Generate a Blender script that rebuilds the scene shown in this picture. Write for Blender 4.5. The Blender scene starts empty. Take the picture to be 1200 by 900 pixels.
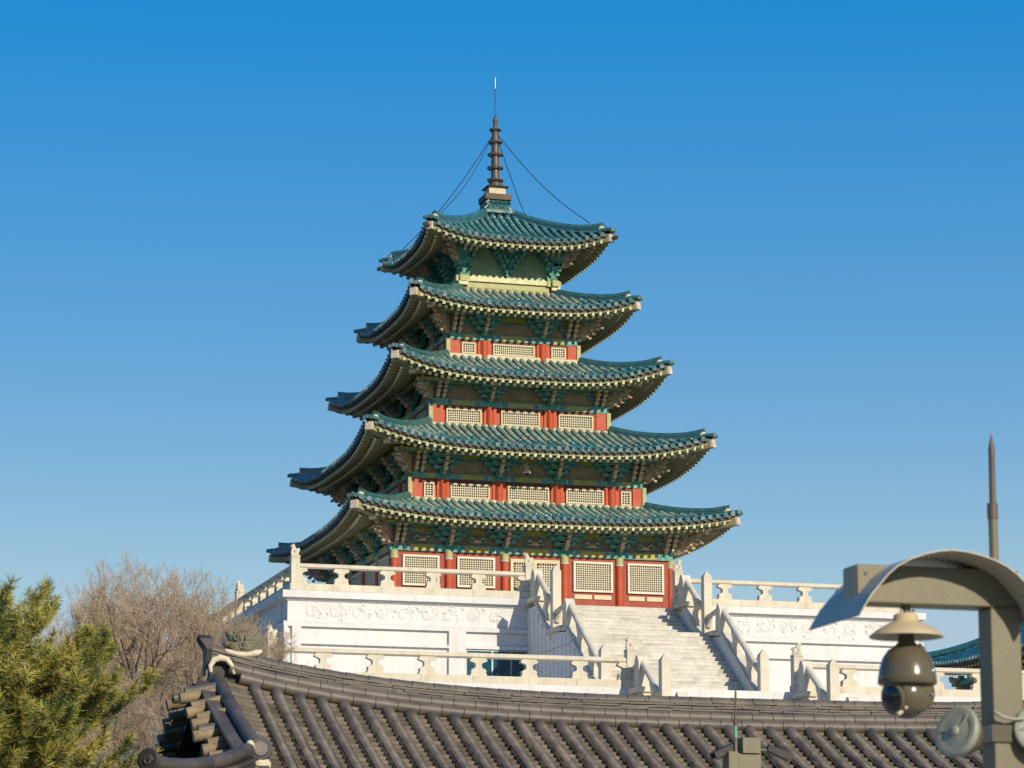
import bpy, bmesh, math, random
from mathutils import Vector as V, Matrix
R = math.radians
PI = math.pi
S = bpy.context.scene
COL = S.collection

# ------------------------------------------------------------------ camera, sky, sun, exposure
cam = bpy.data.cameras.new("camera")
cam.sensor_width = 36.0
cam.lens = 104.41
cam.clip_start = 0.1
cam.clip_end = 6000
cam.dof.use_dof = True
cam.dof.focus_distance = 122
cam.dof.aperture_fstop = 7.5
co = bpy.data.objects.new("camera", cam)
COL.objects.link(co)
co.location = (-32.9925, -116.1176, 1.6)
co.rotation_euler = (PI / 2 + 0.1991, 0, -0.2827)
S.camera = co

SUN_DIR = V((0.33, -1.0, 0.48)).normalized()
EL = math.asin(SUN_DIR.z)
w = bpy.data.worlds.new("World")
S.world = w
w.use_nodes = True
nt = w.node_tree
bg = nt.nodes["Background"]
sky = nt.nodes.new("ShaderNodeTexSky")
sky.sky_type = 'NISHITA'
sky.sun_disc = False
sky.sun_elevation = EL
sky.sun_rotation = math.atan2(SUN_DIR.x, SUN_DIR.y)
sky.altitude = 0
sky.air_density = 1.0
sky.dust_density = 0.5
sky.ozone_density = 3.0
# deep winter blue: the air's red and green fall off faster with height than the sky model's
def node(t, **k):
    n = nt.nodes.new(t)
    for a, v in k.items(): setattr(n, a, v)
    return n
def mth(op, a, b):
    n = node("ShaderNodeMath", operation=op)
    for i, v in enumerate((a, b)):
        if isinstance(v, (int, float)): n.inputs[i].default_value = v
        else: nt.links.new(v, n.inputs[i])
    return n.outputs[0]
def mrange(v, a, b, c, d):
    n = node("ShaderNodeMapRange", clamp=False)
    nt.links.new(v, n.inputs[0])
    for i, q in enumerate((a, b, c, d)): n.inputs[i + 1].default_value = q
    return n.outputs[0]
sep = node("ShaderNodeSeparateColor"); nt.links.new(sky.outputs[0], sep.inputs[0])
sr, sg_, sb = sep.outputs
rr_ = mth('MINIMUM', mth('MAXIMUM', mrange(mth('DIVIDE', sr, sb), .335, .475, .032, .46), .028), .62)
gr_ = mth('MINIMUM', mth('MAXIMUM', mrange(mth('DIVIDE', sg_, sb), .585, .755, .405, .785), .34), .83)
bb_ = mth('MULTIPLY', mth('POWER', mth('DIVIDE', sb, 6.0), .25), 6.7)
cmb = node("ShaderNodeCombineColor")
nt.links.new(mth('MULTIPLY', rr_, bb_), cmb.inputs[0]); nt.links.new(mth('MULTIPLY', gr_, bb_), cmb.inputs[1]); nt.links.new(bb_, cmb.inputs[2])
nt.links.new(cmb.outputs[0], bg.inputs[0])
bg.inputs[1].default_value = 0.1

sl = bpy.data.lights.new("sun", 'SUN')
sl.energy = 4.8
sl.angle = R(0.5)
sl.color = (1.0, 0.89, 0.70)
so = bpy.data.objects.new("sun", sl)
COL.objects.link(so)
so.rotation_euler = (-SUN_DIR).to_track_quat('-Z', 'Y').to_euler()
so.location = (0, -60, 80)

S.view_settings.view_transform = 'Standard'
S.view_settings.look = 'None'
S.view_settings.exposure = 0.0
S.view_settings.gamma = 1.0
S.view_settings.use_curve_mapping = False
S.cycles.use_denoising = False
S.cycles.max_bounces = 6


# ------------------------------------------------------------------ materials
def mat(name, col, rough=0.6, var=0.12, scale=6.0, spec=0.4, bump=0.0, bscale=30.0, dirt=None, dscale=1.5, damt=0.5,
        metal=0.0, coat=0.0, detail=4.0, lo=0.45, hi=0.68, cell=None, cvar=0.3, streak=None, paint=None, pscale=7.0):
    m = bpy.data.materials.new(name)
    m.use_nodes = True
    n = m.node_tree
    L = n.links
    b = n.nodes["Principled BSDF"]
    b.inputs["Roughness"].default_value = rough
    b.inputs["Specular IOR Level"].default_value = spec
    b.inputs["Metallic"].default_value = metal
    b.inputs["Coat Weight"].default_value = coat
    b.inputs["Coat Roughness"].default_value = 0.12
    tc = n.nodes.new("ShaderNodeTexCoord")
    no = n.nodes.new("ShaderNodeTexNoise")
    no.inputs["Scale"].default_value = scale
    no.inputs["Detail"].default_value = detail
    L.new(tc.outputs["Object"], no.inputs["Vector"])
    mr = n.nodes.new("ShaderNodeMapRange")
    mr.inputs["From Min"].default_value = 0.25
    mr.inputs["From Max"].default_value = 0.75
    mr.inputs["To Min"].default_value = 1 - var
    mr.inputs["To Max"].default_value = 1 + var
    L.new(no.outputs["Fac"], mr.inputs["Value"])
    mx = n.nodes.new("ShaderNodeMix")
    mx.data_type = 'RGBA'
    mx.blend_type = 'MULTIPLY'
    mx.inputs["Factor"].default_value = 1.0
    mx.inputs["A"].default_value = (*col, 1)
    L.new(mr.outputs["Result"], mx.inputs["B"])
    out = mx.outputs["Result"]
    if dirt:
        n2 = n.nodes.new("ShaderNodeTexNoise")
        n2.inputs["Scale"].default_value = dscale
        n2.inputs["Detail"].default_value = 6
        n2.inputs["Roughness"].default_value = 0.65
        L.new(tc.outputs["Object"], n2.inputs["Vector"])
        r2 = n.nodes.new("ShaderNodeMapRange")
        r2.inputs["From Min"].default_value = lo
        r2.inputs["From Max"].default_value = hi
        r2.inputs["To Max"].default_value = damt
        L.new(n2.outputs["Fac"], r2.inputs["Value"])
        m2 = n.nodes.new("ShaderNodeMix")
        m2.data_type = 'RGBA'
        L.new(r2.outputs["Result"], m2.inputs["Factor"])
        L.new(out, m2.inputs["A"])
        m2.inputs["B"].default_value = (*dirt, 1)
        out = m2.outputs["Result"]
    if paint:     # small painted patches
        vo = n.nodes.new("ShaderNodeTexVoronoi"); vo.inputs["Scale"].default_value = pscale
        L.new(tc.outputs["Object"], vo.inputs["Vector"])
        sc_n = n.nodes.new("ShaderNodeSeparateColor"); L.new(vo.outputs["Color"], sc_n.inputs[0])
        cr_ = n.nodes.new("ShaderNodeValToRGB"); cr_.color_ramp.interpolation = 'CONSTANT'
        el_ = cr_.color_ramp.elements
        for q, pc in enumerate(paint):
            e_ = el_[q] if q < 2 else el_.new(.5)
            e_.position = q / len(paint); e_.color = (*pc, 1)
        L.new(sc_n.outputs[0], cr_.inputs[0])
        m6 = n.nodes.new("ShaderNodeMix"); m6.data_type = 'RGBA'; m6.inputs["Factor"].default_value = .62
        L.new(out, m6.inputs["A"]); L.new(cr_.outputs[0], m6.inputs["B"])
        out = m6.outputs["Result"]
    if cell:      # every tile or block its own tone
        sn = n.nodes.new("ShaderNodeVectorMath"); sn.operation = 'SNAP'
        L.new(tc.outputs["Object"], sn.inputs[0]); sn.inputs[1].default_value = cell
        wn = n.nodes.new("ShaderNodeTexWhiteNoise"); L.new(sn.outputs[0], wn.inputs["Vector"])
        r4 = n.nodes.new("ShaderNodeMapRange")
        r4.inputs["To Min"].default_value = 1 - cvar; r4.inputs["To Max"].default_value = 1 + cvar
        L.new(wn.outputs["Value"], r4.inputs["Value"])
        m4 = n.nodes.new("ShaderNodeMix"); m4.data_type = 'RGBA'; m4.blend_type = 'MULTIPLY'; m4.inputs["Factor"].default_value = 1.0
        L.new(out, m4.inputs["A"]); L.new(r4.outputs["Result"], m4.inputs["B"])
        out = m4.outputs["Result"]
    if streak:    # rain streaks running down the stone
        mp = n.nodes.new("ShaderNodeMapping"); mp.inputs["Scale"].default_value = (2.6, 2.6, .22)
        L.new(tc.outputs["Object"], mp.inputs["Vector"])
        n5 = n.nodes.new("ShaderNodeTexNoise"); n5.inputs["Scale"].default_value = 1.6; n5.inputs["Detail"].default_value = 7; n5.inputs["Roughness"].default_value = .7
        L.new(mp.outputs[0], n5.inputs["Vector"])
        r5_ = n.nodes.new("ShaderNodeMapRange"); r5_.inputs["From Min"].default_value = .5; r5_.inputs["From Max"].default_value = .75; r5_.inputs["To Max"].default_value = .55
        L.new(n5.outputs["Fac"], r5_.inputs["Value"])
        m5 = n.nodes.new("ShaderNodeMix"); m5.data_type = 'RGBA'
        L.new(r5_.outputs["Result"], m5.inputs["Factor"]); L.new(out, m5.inputs["A"]); m5.inputs["B"].default_value = (*streak, 1)
        out = m5.outputs["Result"]
    L.new(out, b.inputs["Base Color"])
    if bump:
        n3 = n.nodes.new("ShaderNodeTexNoise")
        n3.inputs["Scale"].default_value = bscale
        n3.inputs["Detail"].default_value = 5
        L.new(tc.outputs["Object"], n3.inputs["Vector"])
        bp = n.nodes.new("ShaderNodeBump")
        bp.inputs["Strength"].default_value = bump
        bp.inputs["Distance"].default_value = 0.02
        L.new(n3.outputs["Fac"], bp.inputs["Height"])
        L.new(bp.outputs["Normal"], b.inputs["Normal"])
    return m


M = {}
# glazed pagoda roof
M['glaze'] = mat('teal glazed tile', (0.032, 0.145, 0.142), 0.22, 0.5, 3.1, 0.8, coat=.8, dirt=(0.09, 0.145, 0.125), dscale=1.9, damt=0.7, bump=0.15, bscale=14, cell=(.312, .312, .5), cvar=.35)
M['glaze_dust_sheen'] = mat('teal tile with dust and sun sheen', (0.115, 0.20, 0.165), 0.42, 0.45, 3.1, 0.4, dirt=(0.27, 0.24, 0.165), dscale=2.1, damt=0.7, bump=0.15, bscale=14, cell=(.312, .312, .5), cvar=.35)  # dust plus the warm sun highlight painted on the upper tile rows
M['glaze_valley'] = mat('teal glazed pan tile', (0.006, 0.020, 0.024), 0.35, 0.4, 4, 0.5, coat=.6, dirt=(0.03, 0.03, 0.022), dscale=2, damt=0.7)  # pan colour darkened to paint the shadow between tile rows
M['tile_end'] = mat('pale glazed tile end', (0.24, 0.31, 0.30), 0.6, 0.5, 9, 0.25, dirt=(0.05, 0.14, 0.145), dscale=3.5, damt=0.95, lo=.40, hi=.56)  # grey-white end discs with sky and sun glint put into the colour
M['drip'] = mat('dull teal drip tile', (0.035, 0.075, 0.075), 0.65, 0.4, 9, 0.2, dirt=(0.10, 0.15, 0.14), dscale=5, damt=0.6)
M['ridge_glaze'] = mat('ridge glazed tile', (0.026, 0.115, 0.118), 0.24, 0.5, 5, 0.7, coat=.6, dirt=(0.07, 0.12, 0.10), dscale=3, damt=0.6)
M['plaster'] = mat('cream ridge plaster', (0.60, 0.52, 0.38), 0.8, 0.15, 8, 0.2, dirt=(0.3, 0.24, 0.17), dscale=6, damt=0.6, bump=0.2)
M['fascia'] = mat('red brown eave board', (0.13, 0.030, 0.020), 0.6)
M['rafter_green'] = mat('green painted rafter', (0.31, 0.28, 0.14), 0.6, 0.2, 5, dirt=(0.30, 0.21, 0.10), dscale=3, damt=0.5)
M['eave_green'] = mat('light green eave board', (0.20, 0.28, 0.14), 0.6, 0.2, 5, dirt=(0.40, 0.36, 0.16), dscale=4, damt=0.5)
M['rafter_tip'] = mat('pale green rafter tip', (0.54, 0.55, 0.32), 0.6, 0.2, 6, dirt=(0.56, 0.48, 0.24), dscale=8, damt=0.6)
M['rafter_dot'] = mat('cream rafter end', (0.78, 0.74, 0.48), 0.6, 0.12, 6)
M['soffit'] = mat('olive soffit board', (0.44, 0.31, 0.14), 0.7, 0.2, 4)
M['eave_board'] = mat('blue green eave board', (0.17, 0.38, 0.25), 0.6, 0.25, 5)
M['red_col'] = mat('red painted column', (0.42, 0.062, 0.022), 0.55, 0.12, 4, 0.3, dirt=(0.40, 0.12, 0.06), dscale=2.5, damt=0.5)
M['red_wall'] = mat('dull red painted wood', (0.285, 0.042, 0.022), 0.55, 0.12, 4, 0.3, dirt=(0.34, 0.11, 0.07), dscale=3, damt=0.4)
M['cream'] = mat('cream painted wood', (0.58, 0.51, 0.34), 0.6, 0.1, 6, 0.3, dirt=(0.42, 0.32, 0.18), dscale=3, damt=0.45)
M['white_frame'] = mat('white painted frame', (0.66, 0.62, 0.50), 0.6, 0.08, 6, 0.3, dirt=(0.45, 0.38, 0.26), dscale=3, damt=0.4)
M['lattice'] = mat('cream lattice', (0.58, 0.53, 0.39), 0.6, 0.12, 8, 0.3)
M['dark'] = mat('dark paper behind lattice', (0.026, 0.022, 0.018), 0.8, 0.5, 5, 0.1, dirt=(0.16, 0.12, 0.06), dscale=4, damt=0.5)
M['yellow'] = mat('yellow green painted board', (0.38, 0.38, 0.165), 0.6, 0.15, 5, dirt=(0.30, 0.30, 0.17), dscale=3, damt=0.5)
M['olive'] = mat('olive painted beam', (0.38, 0.33, 0.07), 0.6, 0.2, 4)
M['panel'] = mat('brown olive panel', (0.36, 0.27, 0.16), 0.75, 0.25, 3)
M['panel_green'] = mat('grey green panel', (0.22, 0.30, 0.19), 0.75, 0.25, 3)
M['teal'] = mat('teal painted bracket', (0.12, 0.36, 0.27), 0.55, 0.4, 6, dirt=(0.12, 0.16, 0.09), dscale=5, damt=0.5, paint=[(.05, .26, .21), (.03, .14, .11), (.10, .40, .38), (.07, .30, .22), (.34, .34, .20), (.04, .20, .17), (.30, .09, .05)], pscale=9)
M['teal_dark'] = mat('dark green painted bracket', (0.075, 0.23, 0.17), 0.6, 0.4, 6, paint=[(.03, .14, .12), (.02, .10, .08), (.05, .22, .19), (.16, .17, .08), (.03, .15, .14)], pscale=8)
M['cyan'] = mat('turquoise paint', (0.05, 0.24, 0.25), 0.55, 0.3, 8, paint=[(.05, .28, .29), (.03, .15, .15), (.09, .34, .32), (.30, .30, .2), (.04, .22, .2)], pscale=11)
M['pale'] = mat('pale pattern paint', (0.45, 0.50, 0.42), 0.6, 0.2, 8)
M['tongue'] = mat('tan carved timber', (0.52, 0.34, 0.20), 0.6, 0.35, 7, dirt=(0.10, 0.16, 0.10), dscale=6, damt=0.6, paint=[(.48, .33, .20), (.30, .19, .12), (.60, .47, .30), (.12, .22, .16), (.40, .27, .16)], pscale=10)
M['tongue_tip'] = mat('cream carved tip', (0.62, 0.50, 0.30), 0.6, 0.25, 8)
M['bronze'] = mat('dark bronze', (0.070, 0.052, 0.036), 0.5, 0.3, 5, 0.5, dirt=(0.16, 0.10, 0.05), dscale=3, damt=0.5)
M['brown_plinth'] = mat('brown copper plinth', (0.085, 0.050, 0.025), 0.55, 0.3, 3, 0.3)
M['wire'] = mat('dark wire', (0.02, 0.02, 0.022), 0.6)
M['steel'] = mat('pale steel', (0.45, 0.45, 0.45), 0.35, 0.1, metal=0.8)
# stone
M['granite'] = mat('white granite', (0.63, 0.615, 0.59), 0.75, 0.06, 1.2, 0.25, bump=0.25, bscale=25, dirt=(0.55, 0.53, 0.5), dscale=9, damt=0.5, lo=0.5, hi=0.72, cell=(1.9, 30, .74), cvar=.03, streak=(.43, .41, .37))
M['carved'] = mat('carved white granite', (0.62, 0.605, 0.58), 0.8, 0.06, 3, 0.2)
M['warm_stone'] = mat('warm pale granite', (0.60, 0.55, 0.435), 0.75, 0.10, 1.5, 0.25, bump=0.2, bscale=30, dirt=(0.50, 0.40, 0.26), dscale=2.2, damt=0.5, streak=(.36, .31, .22))
M['step_stone'] = mat('stair granite', (0.57, 0.54, 0.47), 0.8, 0.14, 1.7, 0.2, bump=0.2, bscale=20, dirt=(0.36, 0.315, 0.24), dscale=1.6, damt=0.6, cell=(1.1, .3, .17), cvar=.09)
M['glass_blue'] = mat('teal door glass', (0.008, 0.06, 0.085), 0.08, 0.2, 1.0, 0.6)
M['door_frame'] = mat('door frame metal', (0.28, 0.32, 0.34), 0.4, 0.1, metal=0.5)
# clay roof in front
M['clay'] = mat('grey clay tile', (0.070, 0.060, 0.054), 0.5, 0.35, 3.3, 0.4, dirt=(0.125, 0.098, 0.066), dscale=1.3, damt=0.7, bump=0.25, bscale=25, cell=(.288, .30, 5), cvar=.28)
M['clay_pan'] = mat('brown grey pan tile', (0.14, 0.117, 0.082), 0.75, 0.4, 5, 0.2, dirt=(0.085, 0.070, 0.050), dscale=3, damt=0.6, bump=0.3, bscale=20, cell=(.288, .139, 5), cvar=.3)
M['clay_ridge'] = mat('ridge clay tile', (0.095, 0.082, 0.066), 0.5, 0.35, 2.6, 0.4, dirt=(0.165, 0.14, 0.105), dscale=3, damt=0.5, bump=0.15, bscale=25)
M['clay_dark'] = mat('dark clay', (0.032, 0.029, 0.027), 0.6, 0.3, 6)
M['ochre_tile'] = mat('lichen ochre gable tile', (0.25, 0.19, 0.105), 0.75, 0.4, 3.5, 0.2, dirt=(0.13, 0.122, 0.095), dscale=5, damt=0.85, bump=0.3, bscale=30)
M['drag'] = mat('grey green carved clay', (0.135, 0.130, 0.085), 0.7, 0.35, 8, 0.3, bump=0.4, bscale=20)
M['wood'] = mat('old brown wood', (0.10, 0.05, 0.03), 0.7, 0.3, 5)
M['lime'] = mat('lime plaster', (0.65, 0.6, 0.5), 0.8, 0.08, 3)
# metal things
M['khaki'] = mat('khaki painted steel', (0.145, 0.124, 0.070), 0.45, 0.08, 5, 0.45, dirt=(0.17, 0.145, 0.085), dscale=9, damt=0.5, bump=0.03, bscale=80)
M['khaki_hood'] = mat('pale khaki sheet', (0.42, 0.375, 0.28), 0.5, 0.08, 4, 0.5)
M['khaki_dark'] = mat('olive glossy casing', (0.105, 0.088, 0.052), 0.2, 0.08, 5, 0.5)
M['beige'] = mat('beige painted shade', (0.50, 0.41, 0.27), 0.4, 0.1, 6, 0.4)
M['black'] = mat('black plastic', (0.012, 0.012, 0.014), 0.3, 0.1)
M['lens'] = mat('dark lens glass', (0.004, 0.005, 0.008), 0.05, 0.0, spec=0.8)
M['lens_reflection'] = mat('red brown lens reflection', (0.30, 0.055, 0.02), 0.5, 0.2)  # colour of the reflection painted on the dome camera's lens
M['horn'] = mat('grey green horn', (0.30, 0.31, 0.24), 0.4, 0.12, 6, 0.4, dirt=(0.17, 0.17, 0.13), dscale=4, damt=0.5)
M['shield'] = mat('grey sunshield', (0.06, 0.058, 0.056), 0.7, 0.15, spec=.2)
M['rodtip'] = mat('brown rod', (0.10, 0.07, 0.05), 0.45, 0.25, 10)
M['patina'] = mat('green tape', (0.10, 0.33, 0.24), 0.6)
# plants
M['needle'] = mat('pine needles', (0.34, 0.30, 0.06), 0.5, 0.5, 1.2, 0.3, dirt=(0.12, 0.165, 0.045), dscale=1.5, damt=0.8)
M['needle_dark'] = mat('older pine needles', (0.08, 0.11, 0.025), 0.5, 0.4, 2.0, 0.3)
M['pine_bark'] = mat('pine bark', (0.13, 0.085, 0.055), 0.85, 0.35, 6, bump=0.4)
M['bark'] = mat('grey brown bark', (0.115, 0.080, 0.055), 0.85, 0.3, 4, bump=0.3)
M['twig'] = mat('tan twigs', (0.42, 0.31, 0.20), 0.75, 0.3, 1.5)
# grounds
M['ground'] = mat('winter ground', (0.17, 0.14, 0.09), 0.9, 0.3, 0.4, 0.1, bump=0.3, bscale=3)
M['paving'] = mat('granite paving', (0.36, 0.33, 0.28), 0.85, 0.15, 0.8)


# ------------------------------------------------------------------ mesh helpers
class MB:
    def __init__(self):
        self.v = []; self.f = []; self.m = []; self.s = []; self.mats = []

    def mi(self, key):
        if key not in self.mats:
            self.mats.append(key)
        return self.mats.index(key)

    def add(self, vs, fs, m, smooth=False, X=None):
        o = len(self.v); k = self.mi(m)
        if X is not None:
            vs = [X @ V(p) for p in vs]
        self.v += [tuple(p) for p in vs]
        for f in fs:
            self.f.append([i + o for i in f]); self.m.append(k); self.s.append(smooth)

    def bx(self, x0, x1, y0, y1, z0, z1, m, X=None):
        vs = [(x0, y0, z0), (x1, y0, z0), (x1, y1, z0), (x0, y1, z0), (x0, y0, z1), (x1, y0, z1), (x1, y1, z1), (x0, y1, z1)]
        self.add(vs, [(0, 3, 2, 1), (4, 5, 6, 7), (0, 1, 5, 4), (1, 2, 6, 5), (2, 3, 7, 6), (3, 0, 4, 7)], m, False, X)

    def bar(self, a, b, wd, ht, m, end=None, up=V((0, 0, 1)), X=None):
        """box beam from a to b"""
        a = V(a); b = V(b); d = (b - a).normalized(); s = d.cross(up).normalized(); u = s.cross(d)
        q = []
        for p in (a, b):
            for i, j in ((-1, -1), (1, -1), (1, 1), (-1, 1)):
                q.append(p + s * (i * wd / 2) + u * (j * ht / 2))
        self.add(q, [(0, 1, 5, 4), (1, 2, 6, 5), (2, 3, 7, 6), (3, 0, 4, 7), (0, 3, 2, 1)], m, False, X)
        self.add(q[4:], [(0, 1, 2, 3)], end or m, False, X)

    def tube(self, pts, r, m, n=8, cap=True, smooth=True, X=None, endm=None):
        pts = [V(p) for p in pts]
        N = len(pts)
        rs = r if isinstance(r, (list, tuple)) else [r] * N
        d0 = (pts[1] - pts[0]).normalized()
        ref = V((0, 0, 1)) if abs(d0.z) < 0.9 else V((1, 0, 0))
        s = d0.cross(ref).normalized()
        vs = []
        for i in range(N):
            a = pts[max(i - 1, 0)]; b = pts[min(i + 1, N - 1)]
            d = (b - a).normalized()
            s = (s - d * s.dot(d))
            s = s.normalized() if s.length > 1e-6 else d.orthogonal().normalized()
            u = d.cross(s)
            for k in range(n):
                t = 2 * PI * k / n
                vs.append(pts[i] + (s * math.cos(t) + u * math.sin(t)) * rs[i])
        fs = [(i * n + k, i * n + (k + 1) % n, (i + 1) * n + (k + 1) % n, (i + 1) * n + k) for i in range(N - 1) for k in range(n)]
        self.add(vs, fs, m, smooth, X)
        if cap:
            self.add(vs[:n], [tuple(range(n))[::-1]], endm or m, False, X)
            self.add(vs[-n:], [tuple(range(n))], endm or m, False, X)

    def lathe(self, prof, c, m, n=16, X=None, smooth=True):
        c = V(c); vs = []
        for r, z in prof:
            for k in range(n):
                t = 2 * PI * k / n
                vs.append(c + V((r * math.cos(t), r * math.sin(t), z)))
        N = len(prof)
        fs = [(i * n + k, i * n + (k + 1) % n, (i + 1) * n + (k + 1) % n, (i + 1) * n + k) for i in range(N - 1) for k in range(n)]
        self.add(vs, fs, m, smooth, X)
        self.add(vs[:n], [tuple(range(n))[::-1]], m, False, X)
        self.add(vs[-n:], [tuple(range(n))], m, False, X)

    def prism(self, poly, ax, a0, a1, m, X=None, edge=None, smooth=False):
        """poly of 2D points, extruded along ax (the other two axes in xyz order)"""
        n = len(poly)
        def P(p, a):
            return (a, p[0], p[1]) if ax == 'x' else ((p[0], a, p[1]) if ax == 'y' else (p[0], p[1], a))
        vs = [P(p, a0) for p in poly] + [P(p, a1) for p in poly]
        self.add(vs, [tuple(range(n))[::-1], tuple(range(n, 2 * n))], m, False, X)
        self.add(vs, [(i, (i + 1) % n, n + (i + 1) % n, n + i) for i in range(n)], edge or m, smooth, X)

    def grid(self, fn, nu, nv, m, smooth=True, X=None):
        vs = [fn(i / nu, j / nv) for j in range(nv + 1) for i in range(nu + 1)]
        fs = [(j * (nu + 1) + i, j * (nu + 1) + i + 1, (j + 1) * (nu + 1) + i + 1, (j + 1) * (nu + 1) + i) for j in range(nv) for i in range(nu)]
        self.add(vs, fs, m, smooth, X)

    def sphere(self, c, r, m, n=12, X=None):
        c = V(c)
        rx, ry, rz = r if isinstance(r, (tuple, list)) else (r, r, r)
        h = n // 2 + 1
        vs = [c + V((0, 0, -rz))]
        for j in range(1, h):
            p = -PI / 2 + PI * j / h
            for k in range(n):
                t = 2 * PI * k / n
                vs.append(c + V((rx * math.cos(p) * math.cos(t), ry * math.cos(p) * math.sin(t), rz * math.sin(p))))
        vs.append(c + V((0, 0, rz)))
        fs = [(0, 1 + (k + 1) % n, 1 + k) for k in range(n)]
        for j in range(h - 2):
            fs += [(1 + j * n + k, 1 + j * n + (k + 1) % n, 1 + (j + 1) * n + (k + 1) % n, 1 + (j + 1) * n + k) for k in range(n)]
        b = 1 + (h - 2) * n
        fs += [(b + k, b + (k + 1) % n, len(vs) - 1) for k in range(n)]
        self.add(vs, fs, m, True, X)

    def mesh(self, name, org=(0, 0, 0), fix=True):
        me = bpy.data.meshes.new(name)
        o = V(org)
        me.from_pydata([tuple(V(p) - o) for p in self.v], [], self.f)
        for k in self.mats:
            me.materials.append(M[k])
        me.polygons.foreach_set("material_index", self.m)
        me.polygons.foreach_set("use_smooth", self.s)
        me.update()
        if fix:
            bm = bmesh.new(); bm.from_mesh(me)
            bmesh.ops.recalc_face_normals(bm, faces=bm.faces)
            bm.to_mesh(me); bm.free()
        return me

    def build(self, name, parent=None, org=None, fix=True):
        """world coordinates in; the object hangs under its parent"""
        if org is None:
            org = parent.get('_o', (0, 0, 0)) if parent else (0, 0, 0)
        ob = bpy.data.objects.new(name, self.mesh(name, org, fix))
        COL.objects.link(ob)
        if parent:
            ob.parent = parent
            ob['_o'] = tuple(org)
        return ob


def empty(name, loc, rz=0):
    o = bpy.data.objects.new(name, None)
    COL.objects.link(o)
    o.empty_display_size = 0.3
    o.location = loc
    o.rotation_euler = (0, 0, rz)
    o['_o'] = tuple(loc)
    return o


def tag(o, label, cat, group=None):
    o['label'] = label
    o['category'] = cat
    if group:
        o['group'] = group
    return o


def struct(o):
    o['kind'] = 'structure'
    return o


def inst(name, mesh, parent, loc, rz=0, sc=None, world=True):
    o = bpy.data.objects.new(name, mesh)
    COL.objects.link(o)
    o.parent = parent
    l = V(loc)
    if world and '_o' in parent:
        l = l - V(parent['_o'])
    o.location = l
    o.rotation_euler = (0, 0, rz)
    if sc:
        o.scale = sc
    return o


def RZ(a):
    return Matrix.Rotation(a, 4, 'Z')


def bevel(o, wdt, seg=2):
    b = o.modifiers.new("bevel", 'BEVEL')
    b.width = wdt; b.segments = seg; b.limit_method = 'ANGLE'; b.angle_limit = R(40)
    return o


rnd = random.Random(7)

# ------------------------------------------------------------------ ground
g = MB()
g.add([(-2500, -400, 0), (2500, -400, 0), (2500, 4000, 0), (-2500, 4000, 0)], [(0, 1, 2, 3)], 'ground')
struct(g.build('ground'))
g = MB()
g.add([(-45, -110, .004), (25, -110, .004), (25, -30, .004), (-45, -30, .004)], [(0, 1, 2, 3)], 'paving')
struct(g.build('pavement'))

# ------------------------------------------------------------------ stone terrace (base of the pagoda)
FL = 15.63            # terrace floor
YT = -9.2             # front face of the upper terrace
LF = 11.1             # floor of the lower terrace
YL = -21.3
terr = tag(empty('stone_terrace', (2, 4, 0)), 'white granite two-stage terrace with carved scroll frieze carrying the pagoda', 'terrace')
b = MB()
XL, XR = -10.55, 14.65
b.bx(XL, XR, YT, 24, LF, FL, 'granite')
# lower zone stands proud in front of the frieze plane, recessed panels between
yp = YT - 0.15
def band(x0, x1, z0, z1, y=yp):
    b.bx(x0, x1, y, YT + .02, z0, z1, 'granite')
xs0, xs1 = -1.36, 4.8      # stair cheeks
for (x0, x1) in ((XL - .15, xs0), (xs1, XR + .15)):
    band(x0, x1, 14.49, 14.62)
    b.prism([(yp, 14.62), (YT + .01, 14.62), (YT + .01, 14.70)], 'x', x0, x1, 'granite')
    band(x0, x1, 13.85, 13.97)
band(XL - .153, -10.62, LF, 14.495, yp - .003); band(-10.40, -10.06, LF, 14.495, yp - .003); band(-4.42, -3.76, LF, 14.495, yp - .003)
band(-10.62, -10.40, LF, 14.30, YT - .06)
band(xs1, 5.9, LF, 14.495, yp - .003); band(13.9, XR + .153, LF, 14.495, yp - .003)
band(-10.06, -4.42, LF, 11.4)
# left side pilasters and ledge
for y0 in (-9.34, -4.2, 1.0, 6.2, 11.4):
    b.bx(XL - .15, XL + .01, y0, y0 + .55, LF, 14.49, 'granite')
    b.bx(XL - .12, XL + .01, y0 + 1.1, y0 + 1.35, 14.72, 15.5, 'granite')
b.bx(XL - .17, XL + .01, YT - .155, 24, 14.493, 14.63, 'granite')
b.build('upper_wall', terr)
c = MB()
for (xa, xb) in ((XL - .23, xs0 + .02), (xs1 - .02, XR + .23)):
    c.bx(xa, xb, YT - .23, YT + .3, 15.55, 15.81, 'granite')
c.bx(XL - .23, XL + .3, YT + .3, 24.2, 15.55, 15.81, 'granite')
c.bx(XR - .3, XR + .23, YT + .3, 24.2, 15.55, 15.81, 'granite')
c.bx(XL - .12, XR + .12, YT - .12, 24.1, 15.50, 15.55, 'carved')
c.bx(XL - .05, XR + .05, YT - .05, 24.05, 15.455, 15.50, 'carved')
c.bx(xs0 + .03, xs1 - .03, YT - .2, YT + .6, 15.3, FL + .004, 'step_stone')
c.build('cornice', terr)
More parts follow.
